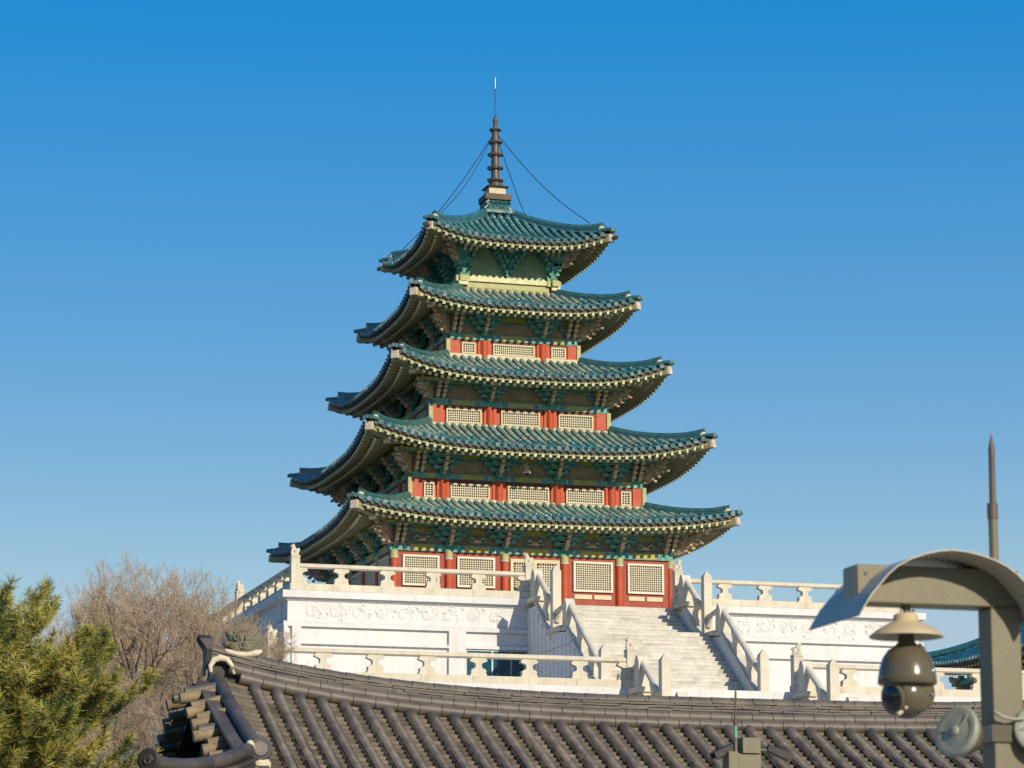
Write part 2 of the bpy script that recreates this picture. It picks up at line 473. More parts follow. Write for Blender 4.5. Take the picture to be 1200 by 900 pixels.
# carved scroll frieze: shallow raised vines
def spiral(cx, cz, r0, turns, a0, sgn, flip=1):
    pts = []
    n = int(14 * turns) + 4
    for i in range(n + 1):
        t = i / n
        rr = r0 * (1 - .82 * t)
        a = a0 + sgn * 2 * PI * turns * t
        pts.append((cx + rr * math.cos(a) * flip, YT + .007, cz + rr * math.sin(a)))
    return pts
def leaf(cx, cz, a, l):
    p = [(cx, YT - .004, cz), (cx + l * .5 * math.cos(a + .5), YT - .012, cz + l * .5 * math.sin(a + .5)), (cx + l * math.cos(a), YT - .004, cz + l * math.sin(a))]
    c.tube(p, [.012, .04, .008], 'carved', 5)
fr = random.Random(3)
for (xa, xb) in ((-10.2, -1.6), (5.0, 14.4)):
    c = MB()
    x = xa + .55
    k = 0
    while x < xb - .5:
        up = 1 if k % 2 else -1
        cz = 15.08 + .05 * up
        c.tube(spiral(x, cz, .36, 1.15, PI / 2 * up + .3, -up), .028, 'carved', 5)
        c.tube(spiral(x + .12, cz - .2 * up, .2, .9, -PI / 2 * up, up), .024, 'carved', 5)
        c.tube(spiral(x + .5, 15.08 + .2 * up, .19, .8, fr.uniform(0, 6), up), .022, 'carved', 5)
        for q in range(4):
            leaf(x + fr.uniform(-.35, .55), 15.08 + fr.uniform(-.3, .3), fr.uniform(0, 6.28), .17)
        x += .88
        k += 1
    c.build('frieze', terr)
# glass entrance beside the stair
c = MB()
c.bx(-3.76, -1.36, YT - .03, YT + .2, LF, 13.85, 'glass_blue')
dr = c.build('glass_door', terr)
c = MB()
for x in (-3.74, -2.72, -1.98, -1.40):
    c.bx(x - .03, x + .03, YT - .07, YT - .03, LF, 13.85, 'door_frame')
c.bx(-3.76, -1.36, YT - .072, YT - .032, 13.78, 13.86, 'door_frame')
c.build('frame', dr)
# lower stage
c = MB()
XL2, XR2 = -13.8, 17.9
c.bx(XL2, XR2, YL, 26, 0, LF, 'granite')
c.bx(XL2 - .2, XR2 + .2, YL - .2, 26.2, 11.06, 11.33, 'granite')
c.bx(XL2 - .08, XR2 + .08, YL - .08, 26.1, 10.98, 11.06, 'carved')
c.build('lower_wall', terr)

# ------------------------------------------------------------------ stairs
YS0 = -9.6
def stair(name, label, x0, x1, y, z, flights, cheeks, coping):
    root = tag(empty(name, ((x0 + x1) / 2, y, z - 4)), label, 'stairs')
    s = MB()
    rr = random.Random(5)
    yy, zz = y, z
    for kind, nst, run, rise in flights:
        if kind == 'land':
            s.bx(x0, x1, yy - run, yy + .3, zz - 2.5, zz, 'step_stone'); yy -= run
        else:
            for i in range(nst):
                zz -= rise
                xx = x0
                while xx < x1 - .01:          # each tread is laid from several stones
                    l = rr.uniform(.9, 1.9)
                    xe = xx + l
                    if xe > x1 - .5: xe = x1
                    jz = rr.uniform(-.004, .004); jy = rr.uniform(-.008, .004)
                    s.bx(xx + .003, xe - .003, yy - run + .010 + jy, yy + .34, zz - .6, zz - .045 + jz, 'step_stone')
                    s.bx(xx + .002, xe - .002, yy - run + jy, yy + .34, zz - .045 + jz, zz + jz, 'step_stone')
                    xx = xe
                yy -= run
    s.build('steps', root)
    for xc in cheeks[0]:
        c = MB()
        c.prism(cheeks[1], 'x', xc - .14, xc + .14, 'granite')
        ck = c.build('cheek_wall', root)
        # coping slabs
        c = MB()
        for (a, b2) in zip(coping[:-1], coping[1:]):
            c.bar((xc, a[0], a[1]), (xc, b2[0], b2[1]), .42, .12, 'warm_stone')
        for (yc, zc) in cheeks[2]:
            c.bx(xc - .27, xc + .27, yc - .75, yc + .75, zc - .17, zc, 'warm_stone')
        c.build('coping', ck)
        if cheeks[3]:
            c = MB()     # upright stones of the cheek face
            out = -1 if xc < 1.7 else 1
            for k in range(17):
                y0 = -9.9 - k * .5
                zt = (15.2 if y0 > -10.4 else max(11.3, 15.2 - (-10.4 - y0) * .72 if y0 > -12 else (13.9 if y0 > -14.4 else 13.9 - (-14.4 - y0) * .70)))
                zz0 = LF + .01
                xa = xc + out * .14
                for (za, zb) in ((zz0, min(zt, 12.3)), (12.36, min(zt, 13.5)), (13.56, zt)):
                    if zb - za > .15:
                        c.bx(min(xa, xa + out * .05), max(xa, xa + out * .05), y0 - .42, y0, za, zb, 'granite')
            c.build('facing_stone', ck)
    return root
XC = (-1.22, 4.66)
st = stair('stone_staircase', 'wide pale granite staircase rising to the red doors of the pagoda', XC[0] + .14, XC[1] - .14, YS0 + .3, FL,
      [('steps', 8, .30, .17), ('land', 0, 1.5, 0), ('steps', 18, .262, .176)],
      (XC, [(YT, LF), (YT, 15.42), (-10.55, 15.42), (-11.9, 14.22), (-14.5, 14.0), (-18.4, 11.2), (-18.4, LF)], [(-9.95, 15.76), (-13.1, 14.30)], True),
      [(-10.5, 15.52), (-12.0, 14.28), (-14.4, 14.12), (-18.4, 11.22)])
st2 = stair('stone_staircase', 'lower flight of granite steps below the front lion posts', XC[0] + .14, XC[1] - .14, YL - .1, LF,
      [('steps', 8, .30, .17), ('land', 0, 1.5, 0), ('steps', 50, .262, .176)],
      (XC, [(YL, 0), (YL, 10.9), (-22.6, 10.9), (-24.1, 9.7), (-26.5, 9.5), (-40.0, 0.1), (-40, 0)], [(-22.0, 11.25), (-25.2, 9.75)], False),
      [(-22.6, 11.0), (-24.1, 9.75), (-26.5, 9.6), (-40, .12)])


# ------------------------------------------------------------------ balustrades
def remesh_obj(mb, name, parent, vox, smooth=4):
    o = mb.build(name, parent)
    r = o.modifiers.new("remesh", 'REMESH')
    r.mode = 'VOXEL'; r.voxel_size = vox; r.use_smooth_shade = True
    s = o.modifiers.new("smooth", 'SMOOTH')
    s.iterations = smooth; s.factor = .5
    return o

def lion_mb():
    c = MB()
    E = 'warm_stone'
    c.bx(-.17, .17, -.17, .17, .0, .12, E)
    c.sphere((.02, 0, .22), (.15, .13, .14), E)       # haunch
    c.sphere((-.05, 0, .30), (.11, .12, .16), E)      # chest
    c.sphere((-.09, 0, .46), (.10, .10, .095), E)     # head
    c.sphere((-.17, 0, .43), (.055, .065, .05), E)    # muzzle
    for s in (-1, 1):
        c.tube([(-.12, s * .07, .34), (-.14, s * .075, .10)], [.045, .05], E, 8)
        c.sphere((-.15, s * .075, .13), (.06, .045, .035), E)
        c.sphere((.07, s * .12, .19), (.10, .05, .09), E)
        c.sphere((-.05, s * .085, .54), (.025, .03, .04), E)
    c.tube([(.15, 0, .16), (.20, 0, .28), (.15, 0, .38)], [.035, .04, .03], E, 8)
    return c
_tmp = remesh_obj(lion_mb(), 'guardian_statue', None, .018)
_dg = bpy.context.evaluated_depsgraph_get()
LION = bpy.data.meshes.new_from_object(_tmp.evaluated_get(_dg))
LION.name = 'guardian_statue'
bpy.data.objects.remove(_tmp)

def baluster_profile(h):
    half = [(.27, 0), (.28, .05), (.24, .11), (.27, .16), (.22, .22), (.13, .25), (.10, .31), (.115, .40), (.20, .44), (.29, .47), (.30, .52), (.25, .55), (.25, .575)]
    k = h / .575
    return half, k
def baluster_mesh(h, cut=0):
    half, k = baluster_profile(h)
    R_ = [(x, z * k) for x, z in half]
    L_ = [(-x, z * k) for x, z in half[::-1]] if not cut else [(-.01, h), (-.01, 0)]
    c = MB()
    c.prism(R_ + L_, 'y', -.13, .13, 'warm_stone')
    return bevel_mesh(c.mesh('baluster'))
def bevel_mesh(me, off=.02):
    bm = bmesh.new(); bm.from_mesh(me)
    ed = [e for e in bm.edges if len(e.link_faces) == 2 and e.calc_face_angle(0) > R(70)]
    bmesh.ops.bevel(bm, geom=ed, offset=off, segments=2, affect='EDGES', profile=.5)
    bm.to_mesh(me); bm.free()
    return me
H_B = .585
BAL = baluster_mesh(H_B)
HALF = baluster_mesh(H_B, 1)
c = MB(); c.bx(-.165, .165, -.165, .165, 0, .98, 'warm_stone')
c.bx(-.18, .18, -.18, .18, .98, 1.04, 'warm_stone')
POST = bevel_mesh(c.mesh('post'), .012)

def balustrade(label, p0, ang, L, zb, posts, bal, halves=(), face=0.0):
    root = tag(empty('stone_balustrade', (p0[0], p0[1], zb), ang), label, 'balustrade', 'stone balustrades round the terrace')
    root['_o'] = (0, 0, 0)
    c = MB()
    x = -.2
    rr = random.Random(int(L * 10))
    while x < L + .2:
        e = min(x + rr.uniform(1.5, 2.0), L + .2)
        j = rr.uniform(-.004, .004)
        c.bx(x + .004, e - .004, -.2 + j, .2, 0, .25 + j, 'warm_stone'); x = e
    c.build('base_course', root)
    c = MB()
    x = 0
    while x < L:
        e = min(x + 3.5, L)
        pr = [(.12 * math.cos(t) * 1.0, .92 + .10 * math.sin(t)) for t in [PI / 8 + k * PI / 4 for k in range(8)]]
        c.prism(pr, 'x', x + .004, e - .004, 'warm_stone'); x = e
    c.build('rail', root)
    for xb in bal:
        inst('baluster', BAL, root, (xb, 0, .25), 0, None, False)
    for xb, sg in halves:
        inst('baluster', HALF, root, (xb, 0, .25), 0 if sg > 0 else PI, None, False)
    for xp, lion in posts:
        po = inst('post', POST, root, (xp, 0, .25), 0, None, False)
        if lion:
            inst('statue', LION, po, (0, 0, 1.035), face - ang, (.84, .84, .80), False)
    return root
ZU, ZL = 15.82, 11.33
balustrade('upper left front balustrade below the red lattice windows with a lion on its corner post', (-10.3, YT), 0, 9.02, ZU,
           [(0, 1), (9.02, 1)], [1.75, 3.51, 5.27, 7.03], [(.17, 1), (8.85, -1)], -.2)
balustrade('upper left side balustrade receding behind the bare twigs', (-10.3, YT), PI / 2, 26, ZU,
           [(10.6, 1), (20.5, 1)], [1.3 + 1.55 * k for k in range(16) if abs(1.3 + 1.55 * k - 10.6) > .4 and abs(1.3 + 1.55 * k - 20.5) > .4], [], .3)
balustrade('upper right front balustrade standing against the open sky', (4.68, YT), 0, 9.1, ZU,
           [(0, 1), (9.1, 1)], [1.9, 3.55, 5.2, 6.85, 8.2], [], PI - .6)
balustrade('upper right side balustrade running back behind the dome camera', (13.78, YT), PI / 2, 26, ZU,
           [(10.6, 1), (20.5, 1)], [1.3 + 1.55 * k for k in range(16) if abs(1.3 + 1.55 * k - 10.6) > .4 and abs(1.3 + 1.55 * k - 20.5) > .4], [], PI)
balustrade('lower left front balustrade just above the grey clay ridge, in front of the glass door', (-13.6, YL), 0, 12.3, ZL,
           [(0, 1), (12.3, 1)], [10.48 - 1.755 * k for k in range(6)], [(12.12, -1)], -.2)
balustrade('lower left side balustrade behind the bare trees', (-13.6, YL), PI / 2, 40, ZL,
           [(10.6, 1), (20.5, 1), (31, 1)], [1.3 + 1.75 * k for k in range(21)], [], .3)
balustrade('lower right front balustrade seen under the hanging dome camera', (4.7, YL), 0, 13, ZL,
           [(0, 1), (13, 1)], [1.9 + 1.62 * k for k in range(7)], [], PI - .6)
balustrade('lower right side balustrade at the far right end of the terrace', (17.7, YL), PI / 2, 40, ZL,
           [(10.6, 1), (20.5, 1), (31, 1)], [1.3 + 1.75 * k for k in range(21)], [], PI)


def stair_rail(label, xc, y0, z0):
    """stepping rail down one stair cheek; y0,z0 = front of the wall, floor level"""
    root = tag(empty('stair_balustrade', (xc, y0, z0)), label, 'balustrade', 'stepped stone rails on the stair cheeks')
    def drum(yc, zb, zt):
        c = MB()
        c.prism([(yc - .30, zb), (yc - .24, zt - .22), (yc - .08, zt), (yc + .06, zt + .02), (yc + .2, zt - .15), (yc + .28, zb)], 'x', xc - .17, xc + .17, 'warm_stone')
        bevel(c.build('rail_post', root), .03)
    def tall(yc, zb, zt):
        c = MB()
        a = .165
        c.bx(xc - a, xc + a, yc - a, yc + a, zb, zt - .24, 'warm_stone')
        c.add([(xc - a, yc - a, zt - .24), (xc + a, yc - a, zt - .24), (xc + a, yc + a, zt - .24), (xc - a, yc + a, zt - .24), (xc, yc, zt)],
              [(0, 1, 4), (1, 2, 4), (2, 3, 4), (3, 0, 4)], 'warm_stone')
        bevel(c.build('pointed_post', root), .012)
    def scroll(ya, za, yb, zb):
        c = MB()
        pts = [(xc, ya + .05, za), (xc, ya - .12, za + .03), (xc, (ya + yb) / 2, (za + zb) / 2 + .03), (xc, yb + .05, zb)]
        c.tube(pts, [.13, .10, .09, .11], 'warm_stone', 10)
        c.tube([(xc, ya - .02, za - .30), (xc, ya - .15, za - .15), (xc, ya - .32, za + .0)], [.14, .09, .06], 'warm_stone', 8)
        c.build('scroll', root)
    def hand(a, bb, sup):
        c = MB()
        c.tube([(xc, *a), (xc, *bb)], .115, 'warm_stone', 10)
        c.build('handrail', root)
        for t in sup:
            y = a[0] + (bb[0] - a[0]) * t; z = a[1] + (bb[1] - a[1]) * t
            sl_ = (bb[1] - a[1]) / (bb[0] - a[0])
            c = MB()
            P = []
            for dy, dz in ((.24, -.02), (.24, -.10), (.08, -.30), (.10, -.45), (.26, -.62), (.24, -.78), (-.24, -.78), (-.26, -.66), (-.10, -.5), (-.10, -.34), (-.24, -.14), (-.24, -.02)):
                P.append((y + dy, z + dz + sl_ * dy))
            c.prism(P, 'x', xc - .12, xc + .12, 'warm_stone')
            bevel(c.build('baluster', root), .02)
    Y = lambda v: y0 + v
    Z = lambda v: z0 + v
    scroll(Y(-.16), Z(.82), Y(-.72), Z(1.0))
    drum(Y(-.9), Z(.1), Z(1.2))
    hand((Y(-1.0), Z(.98)), (Y(-3.1), Z(-.42)), (.62,))
    tall(Y(-3.3), Z(-1.4), Z(1.06))
    scroll(Y(-3.46), Z(-.72), Y(-4.7), Z(-.55))
    drum(Y(-4.9), Z(-1.52), Z(-.40))
    hand((Y(-5.0), Z(-.62)), (Y(-8.75), Z(-3.28)), (.36, .74))
    tall(Y(-9.0), Z(-4.5), Z(-2.46))
    return root
stair_rail('stepped stone rail on the left cheek of the upper staircase', XC[0], YT, FL)
stair_rail('stepped stone rail on the right cheek of the upper staircase', XC[1], YT, FL)
stair_rail('lower left stepped stone rail just over the clay ridge, starting at a lion post', XC[0], YL, LF + .02)
stair_rail('lower right stepped stone rail above the bullet camera, starting at a lion post', XC[1], YL, LF + .02)

# ------------------------------------------------------------------ pagoda
pag = tag(empty('pagoda', (0, 0, FL)), 'five-storey pagoda with curved teal tiled roofs, red columns and bronze spire', 'pagoda')
Sx = [7.8, 7.08, 5.75, 4.77, 3.92]
Bw = [5.77, 4.85, 3.74, 2.78, 1.95]
TIP = [19.65, 22.83, 25.98, 28.80, 31.77]
EM = [18.995, 21.885, 25.049, 28.096, 31.038]
ZT = [20.17, 23.42, 26.40, 29.41, 33.02]
BT = [4.85, 3.74, 2.78, 1.98, 0.58]
CON = [.22, .22, .22, .22, .34]
PITCH = .312

class Roof:
    def __init__(s, i):
        s.s = Sx[i]; s.b = Bw[i]; s.bt = BT[i]; s.ze = EM[i] + .10; s.zt = ZT[i]; s.lift = TIP[i] + .04 - s.ze; s.k = CON[i]
    def z(s, x, y):
        a, c_ = abs(x), abs(y); m = max(a, c_); n = min(a, c_); q = n / max(m, 1e-6)
        t = min(max((s.s - m) / (s.s - s.bt), 0), 1)
        return s.ze + (s.zt - s.ze) * (t * (1 - s.k) + s.k * t * t) + s.lift * q ** 3.2 * (1 - t) ** 1.7
    def eave(s, x):
        q = min(abs(x) / s.s, 1)
        return s.s - .16 * (1 - q * q)

def half_tube(mb, pts, nrm, side, r, m, n=5, m2=None, k2=2):
    """half round tile row along pts; visible joints"""
    rings = []
    N = len(pts)
    for i in range(N):
        for rr in ((r * 1.06,) if i == 0 else ((r * .93,) if i == N - 1 else (r * .93, r * 1.06))):
            rings.append((pts[i], rr))
    vs = []
    for p, rr in rings:
        for k in range(n + 1):
            a = PI * k / n
            vs.append(p + side * (rr * math.cos(a)) + nrm * (rr * math.sin(a) - .02))
    w_ = n + 1
    fs = [(i * w_ + k, i * w_ + k + 1, (i + 1) * w_ + k + 1, (i + 1) * w_ + k) for i in range(len(rings) - 1) for k in range(n)]
    if m2:
        c_ = k2 * 2 * n
        mb.add(vs, fs[:c_], m, True); mb.add(vs, fs[c_:], m2, True)
    else:
        mb.add(vs, fs, m, True)

def pagoda_roof(i):
    rf = Roof(i)
    mb = MB()
    raft = MB()
    for k in range(4):
        X = RZ(k * PI / 2)
        R3 = X.to_3x3()
        # base surface
        def fn(u, v):
            u = u * 2 - 1
            u = math.copysign(abs(u) ** .8, u)
            m_ = (rf.s - .16 * (1 - u * u)) * (1 - v) + rf.bt * v
            x = u * m_
            return X @ V((x, -m_, rf.z(x, -m_)))
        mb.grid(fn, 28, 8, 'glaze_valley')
        n = int((rf.s - .12) / PITCH)
        for j in range(-n, n + 1):
            x = j * PITCH
            y0 = rf.eave(x) + .05
            y1 = max(rf.bt - .02, abs(x) + .10)
            L = y0 - y1
            if L > .2:
                ns = max(1, round(L / .36))
                pts = []
                for q in range(ns + 1):
                    y = -(y0 + (y1 - y0) * q / ns)
                    pts.append(R3 @ V((x, y, rf.z(x, y) + .055)))
                d = (pts[-1] - pts[0]).normalized()
                side = R3 @ V((1, 0, 0))
                nr = side.cross(d).normalized()
                if nr.z < 0: nr = -nr
                half_tube(mb, pts, nr, side, .088, 'glaze', 6, 'glaze_dust_sheen' if i < 4 else None, rnd.choice((1, 2, 2, 3)))
                # round end tile
                e = pts[0]
                cc = e + nr * .01
                vs = [cc + side * (.10 * math.cos(t)) + nr * (.10 * math.sin(t)) - d * .035 for t in [PI / 4 * a for a in range(8)]]
                vs2 = [p + d * .06 for p in vs]
                mb.add(vs + vs2, [tuple(range(8))] + [(a, (a + 1) % 8, 8 + (a + 1) % 8, 8 + a) for a in range(8)], 'tile_end')
            # drip tile between rows
            xm = x + PITCH / 2
            if abs(xm) < rf.s - .1:
                ye = rf.eave(xm) + .02
                ze = rf.z(xm, -ye)
                pts = [V((xm - .13, -ye, ze + .03)), V((xm - .10, -ye - .01, ze - .06)), V((xm, -ye - .02, ze - .13)), V((xm + .10, -ye - .01, ze - .06)), V((xm + .13, -ye, ze + .03))]
                pts = [R3 @ p for p in pts]
                back = [p + R3 @ V((0, .04, 0)) for p in pts]
                mb.add(pts + back, [(0, 1, 2, 3, 4)] + [(a, a + 1, 6 + a, 5 + a) for a in range(4)], 'drip')
        # ---- woodwork of the eave
        ns = 30
        def sweep(moff, zo0, zo1, th, m_, ext=0.0):
            P = []
            for q in range(ns + 1):
                u = -1 + 2 * q / ns
                xx = u * (rf.s - moff)
                yy = rf.eave(xx / (rf.s - moff) * rf.s) - moff
                zz = rf.z(xx, -yy) if moff < .3 else rf.z(xx, -yy)
                P.append((xx, yy, zz))
            vs = []
            for (xx, yy, zz) in P:
                vs += [(xx, -yy, zz + zo0), (xx, -yy, zz + zo1), (xx, -yy + th, zz + zo1), (xx, -yy + th, zz + zo0)]
            fs = []
            for q in range(ns):
                a = q * 4; b_ = a + 4
                fs += [(a, b_, b_ + 1, a + 1), (a + 1, b_ + 1, b_ + 2, a + 2), (a + 2, b_ + 2, b_ + 3, a + 3), (a + 3, b_ + 3, b_, a)]
            raft.add(vs, fs, m_, False, X)
        sweep(.06, -.04, -.16, .10, 'fascia')
        sweep(.10, -.16, -.25, .10, 'eave_green')
        sweep(.56, -.38, -.32, .10, 'eave_board')
        # soffit boards
        def fn2(u, v):
            u = u * 2 - 1
            m_ = (rf.s - .16 * (1 - u * u) - .10) * (1 - v) + rf.b * v
            x = u * m_
            return X @ V((x, -m_, rf.z(x, -m_) - (.20 + .10 * min(1, v * 3))))
        raft.grid(fn2, 24, 6, 'soffit')
        nj = int((rf.s - .35) / PITCH)
        for j in range(-nj, nj + 1):
            x = (j + .5) * PITCH if False else j * PITCH
            if abs(x) > rf.s - .35: continue
            sg = 1 if x >= 0 else -1
            lim = rf.b * .80
            xin = lambda f: x if abs(x) < lim else sg * (lim + (abs(x) - lim) * (1 - .62 * f))
            ye = rf.eave(x)
            # flying rafter
            a = V((x, -(ye - .03), rf.z(x, -ye) - .265))
            xi = xin(.45)
            b_ = V((xi, -(ye - 1.15), rf.z(xi, -(ye - 1.15)) - .40))
            raft.bar(b_, a, .12, .12, 'rafter_green', 'rafter_tip', X=X)
            # round rafter
            xa = xin(.28)
            ya = ye - .50
            a = V((xa, -ya, rf.z(xa, -ya) - .47))
            xi = xin(1.0)
            yi = max(rf.b - .05, abs(xi) * 1.0)
            if ya - yi > .3:
                b_ = V((xi, -yi, rf.z(xi, -yi) - .42))
                raft.tube([b_, a], .075, 'rafter_green', 8, True, True, X, 'rafter_dot')
    ro = mb.build('roof', pag, fix=False)
    raft.build('rafters', ro)
    # hip ridges and corner rafters
    for k in range(4):
        X = RZ(k * PI / 2)
        h = MB()
        dg = math.sqrt(.5)
        m0 = rf.s - .42
        m1 = rf.bt + .04
        NN = 10
        def P(f, dz):
            m_ = m0 + (m1 - m0) * f
            return V((-m_, -m_, rf.z(m_, m_) + dz))
        def up(f):
            return .07 * max(0, 1 - f * 4) ** 2
        layers = [(.18, -.04, .05), (.15, .05, .09), (.18, .09, .12), (.15, .12, .16), (.18, .16, .19)]
        for (hw, za, zb_) in layers:
            vs = []
            for q in range(NN + 1):
                f = q / NN
                for sx, zz in ((-1, za), (1, za), (1, zb_), (-1, zb_)):
                    p = P(f, zz + up(f) * (zz + .04) / .3)
                    vs.append(p + V((dg, -dg, 0)) * (sx * hw * .85))
            fs = [(q * 4 + a, q * 4 + (a + 1) % 4, q * 4 + 4 + (a + 1) % 4, q * 4 + 4 + a) for q in range(NN) for a in range(4)] + [(0, 1, 2, 3)]
            h.add(vs, fs, 'ridge_glaze', False, X)
        h.tube([P(q / NN, .215 + up(q / NN)) for q in range(NN + 1)], .10, 'ridge_glaze', 8, True, True, X)
        # end: plaster, tall finial tile, small tiles running to the tip
        e = P(0, 0)
        out = V((-dg, -dg, 0))
        h.sphere(e + out * .05 + V((0, 0, .12)), (.15, .15, .14), 'plaster', 10, X)
        h.add([e + V((dg, -dg, 0)) * s_ * ww + V((0, 0, zz)) + out * oo for (s_, ww, zz, oo) in ((-1, .12, .2, .04), (1, .12, .2, .04), (1, .14, .30, .08), (0, 0, .41, .12), (-1, .14, .30, .08),
                                                                                               (-1, .12, .2, -.06), (1, .12, .2, -.06), (1, .14, .30, -.02), (0, 0, .38, .02), (-1, .14, .30, -.02))],
              [(0, 1, 2, 3, 4), (9, 8, 7, 6, 5), (0, 1, 6, 5), (1, 2, 7, 6), (2, 3, 8, 7), (3, 4, 9, 8), (4, 0, 5, 9)], 'glaze', False, X)
        q0 = V((-rf.s + .33, -rf.s + .33, rf.z(rf.s - .33, rf.s - .33) + .06))
        q1 = V((-rf.s - .02, -rf.s - .02, rf.z(rf.s, rf.s) + .07))
        for off in (-.14, 0, .14):
            sd = V((dg, -dg, 0)) * off
            h.tube([q0 + sd, q1 + sd * 1.1 - V((0, 0, abs(off) * .3))], .085, 'glaze', 8, True, True, X, 'tile_end')
        h.build('hip_ridge', ro)
        # corner rafter: upper and lower beam
        c = MB()
        me = rf.s - .10
        zc = rf.z(rf.s, rf.s) - .30
        mi_ = rf.b - .05
        zi = rf.z(mi_, mi_) - .55
        mm = rf.s - 1.15
        zm = rf.z(mm, mm) - .46
        c.bar((-mm, -mm, zm), (-me, -me, zc), .30, .30, 'rafter_green', 'rafter_dot', X=X)
        c.bar((-mi_, -mi_, zi), (-mm - .15, -mm - .15, zm - .12), .32, .30, 'soffit', 'rafter_dot', X=X)
        c.bar((-me - .004, -me - .004, zc), (-me - .06, -me - .06, zc + .01), .31, .31, 'plaster', X=X)
        if i == 4:
            c.tube([V((-me - .07, -me - .07, zc)), V((-me - .24, -me - .24, zc + .02))], .09, 'bronze', 8, True, True, X)
        c.build('corner_rafter', ro)
    return rf
ROOFS = [pagoda_roof(i) for i in range(5)]

# wall levels per storey: sill bottom, window bottom, window top, red top(beam bottom), beam top (bracket foot), bracket top
LV = [dict(base=FL, sill=16.05, wb=16.64, wt=17.84, red=17.99, beam=18.27, top=18.95),
      dict(base=20.10, sill=20.18, wb=20.28, wt=20.86, red=21.01, beam=21.25, top=22.04),
      dict(base=23.34, sill=23.36, wb=23.50, wt=24.08, red=24.20, beam=24.46, top=25.27),
      dict(base=26.36, sill=26.44, wb=26.57, wt=27.03, red=27.14, beam=27.40, top=28.17),
      dict(base=29.35, sill=29.40, wb=0, wt=0, red=29.74, beam=30.0, top=31.30)]
COLX = [[1.22, 3.48, 5.64], [1.2, 3.48, 4.62], [1.26, 3.46], [1.24, 2.56], []]
WIN = [[(-4.6, 1.46), (-2.39, 1.52), (2.38, 1.62), (4.56, 1.50)],
       [(-4.06, .42), (-2.39, 1.6), (0, 1.7), (2.34, 1.56), (4.06, .42)],
       [(-2.35, 1.46), (0, 1.62), (2.33, 1.46)],
       [(-1.9, .58), (0, 1.75), (1.9, .62)], []]

# templates ------------------------------------------------
def tongue(c, ang, z, l, wd=.11, tip='tongue_tip', up=.10, X0=None, h=.17):
    X = (X0 or Matrix()) @ RZ(ang)
    poly = [(.1, z), (-l * .55, z - .01), (-l * .8, z + .02), (-l, z + up), (-l - .03, z + up + .09), (-l * .86, z + up * .6 + .10), (-l * .6, z + h), (.1, z + h)]
    c.prism(poly, 'x', -wd / 2, wd / 2, 'tongue', X)
    c.bx(-wd / 2 - .015, wd / 2 + .015, -l - .05, -l + .05, z + up, z + up + .10, tip, X)

def arm(c, x0, x1, y, z, h=.12, d=.13, m='teal', X=None, cut=.06):
    c.prism([(x0, z + cut), (x0 + cut * 1.4, z), (x1 - cut * 1.4, z), (x1, z + cut), (x1, z + h), (x0, z + h)], 'y', y - d / 2, y + d / 2, m, X)
    c.bx(x0 + .03, x1 - .03, y - d / 2 - .006, y - d / 2 + .01, z + h - .03, z + h - .008, 'pale', X)

def bracket_mid():
    c = MB()
    c.bx(-.16, .16, -.2, .06, -.02, .13, 'teal_dark')
    c.bx(-.12, .12, -.17, .06, -.10, -.02, 'teal')
    zs = (.14, .34, .54)
    for k, z in enumerate(zs):
        wd = (.40, .58, .72)[k]
        arm(c, -wd, wd, -.10, z, .12)
        for x in (-wd + .09, 0, wd - .09) + ((-.3, .3) if k > 0 else ()):
            c.bx(x - .08, x + .08, -.19, .0, z + .12, z + .2, 'teal' if k % 2 else 'cyan')
    for k, z in enumerate(zs[1:]):
        wd = (.34, .52)[k]
        arm(c, -wd, wd, -.36 - .2 * k, z + .02, .12)
        for x in (-wd + .08, wd - .08):
            c.bx(x - .08, x + .08, -.44 - .2 * k, -.28 - .2 * k, z + .14, z + .22, 'cyan')
    for k, (z, l) in enumerate(((-.02, .36), (.17, .52), (.36, .66), (.55, .74))):
        tongue(c, 0, z, l)
    return c.mesh('bracket')
def bracket_corner():
    c = MB()
    for X in (Matrix(), RZ(-PI / 2)):       # both faces of the corner (this one sits at -x,-y)
        c.bx(-.16, .16, -.2, .06, -.02, .13, 'teal_dark', X)
        for k, z in enumerate((.14, .34, .54)):
            wd = (.40, .58, .72)[k]
            sg = (-.12, wd) if X == Matrix() else (-wd, .12)
            arm(c, sg[0], sg[1], -.10, z, .12, X=X)
            x = sg[1] - .09 if X == Matrix() else sg[0] + .09
            c.bx(x - .08, x + .08, -.19, .0, z + .12, z + .2, 'cyan', X)
        for off in (.02, .26):
            o = off if X == Matrix() else -off
            for k, (z, l) in enumerate(((-.02, .36), (.17, .52), (.36, .66), (.55, .74))):
                tongue(c, 0, z + .02 * (off > .1), l - .04 * (off > .1), X0=X @ Matrix.Translation((o, 0, 0)))
    for k, (z, l) in enumerate(((-.04, .60), (.15, .86), (.34, 1.10), (.55, 1.20))):
        tongue(c, -PI / 4, z, l, .16, 'tongue_tip' if k < 3 else 'tongue', .12 + .02 * k, h=.2)
    # carved dragon head on the diagonal
    X = RZ(-PI / 4)
    for (y, z, r) in ((-1.02, .40, .13), (-1.16, .44, .10), (-1.26, .40, .07), (-.9, .2, .1), (-.72, .02, .08), (-1.0, .58, .09)):
        c.sphere((0, y, z), (r * .8, r, r * .8), 'tongue', 8, X)
    for s in (-1, 1):
        c.tube([(s * .05, -1.0, .5), (s * .11, -.9, .62), (s * .09, -.76, .66)], [.03, .025, .01], 'tongue_tip', 6, X=X)
    return c.mesh('bracket')
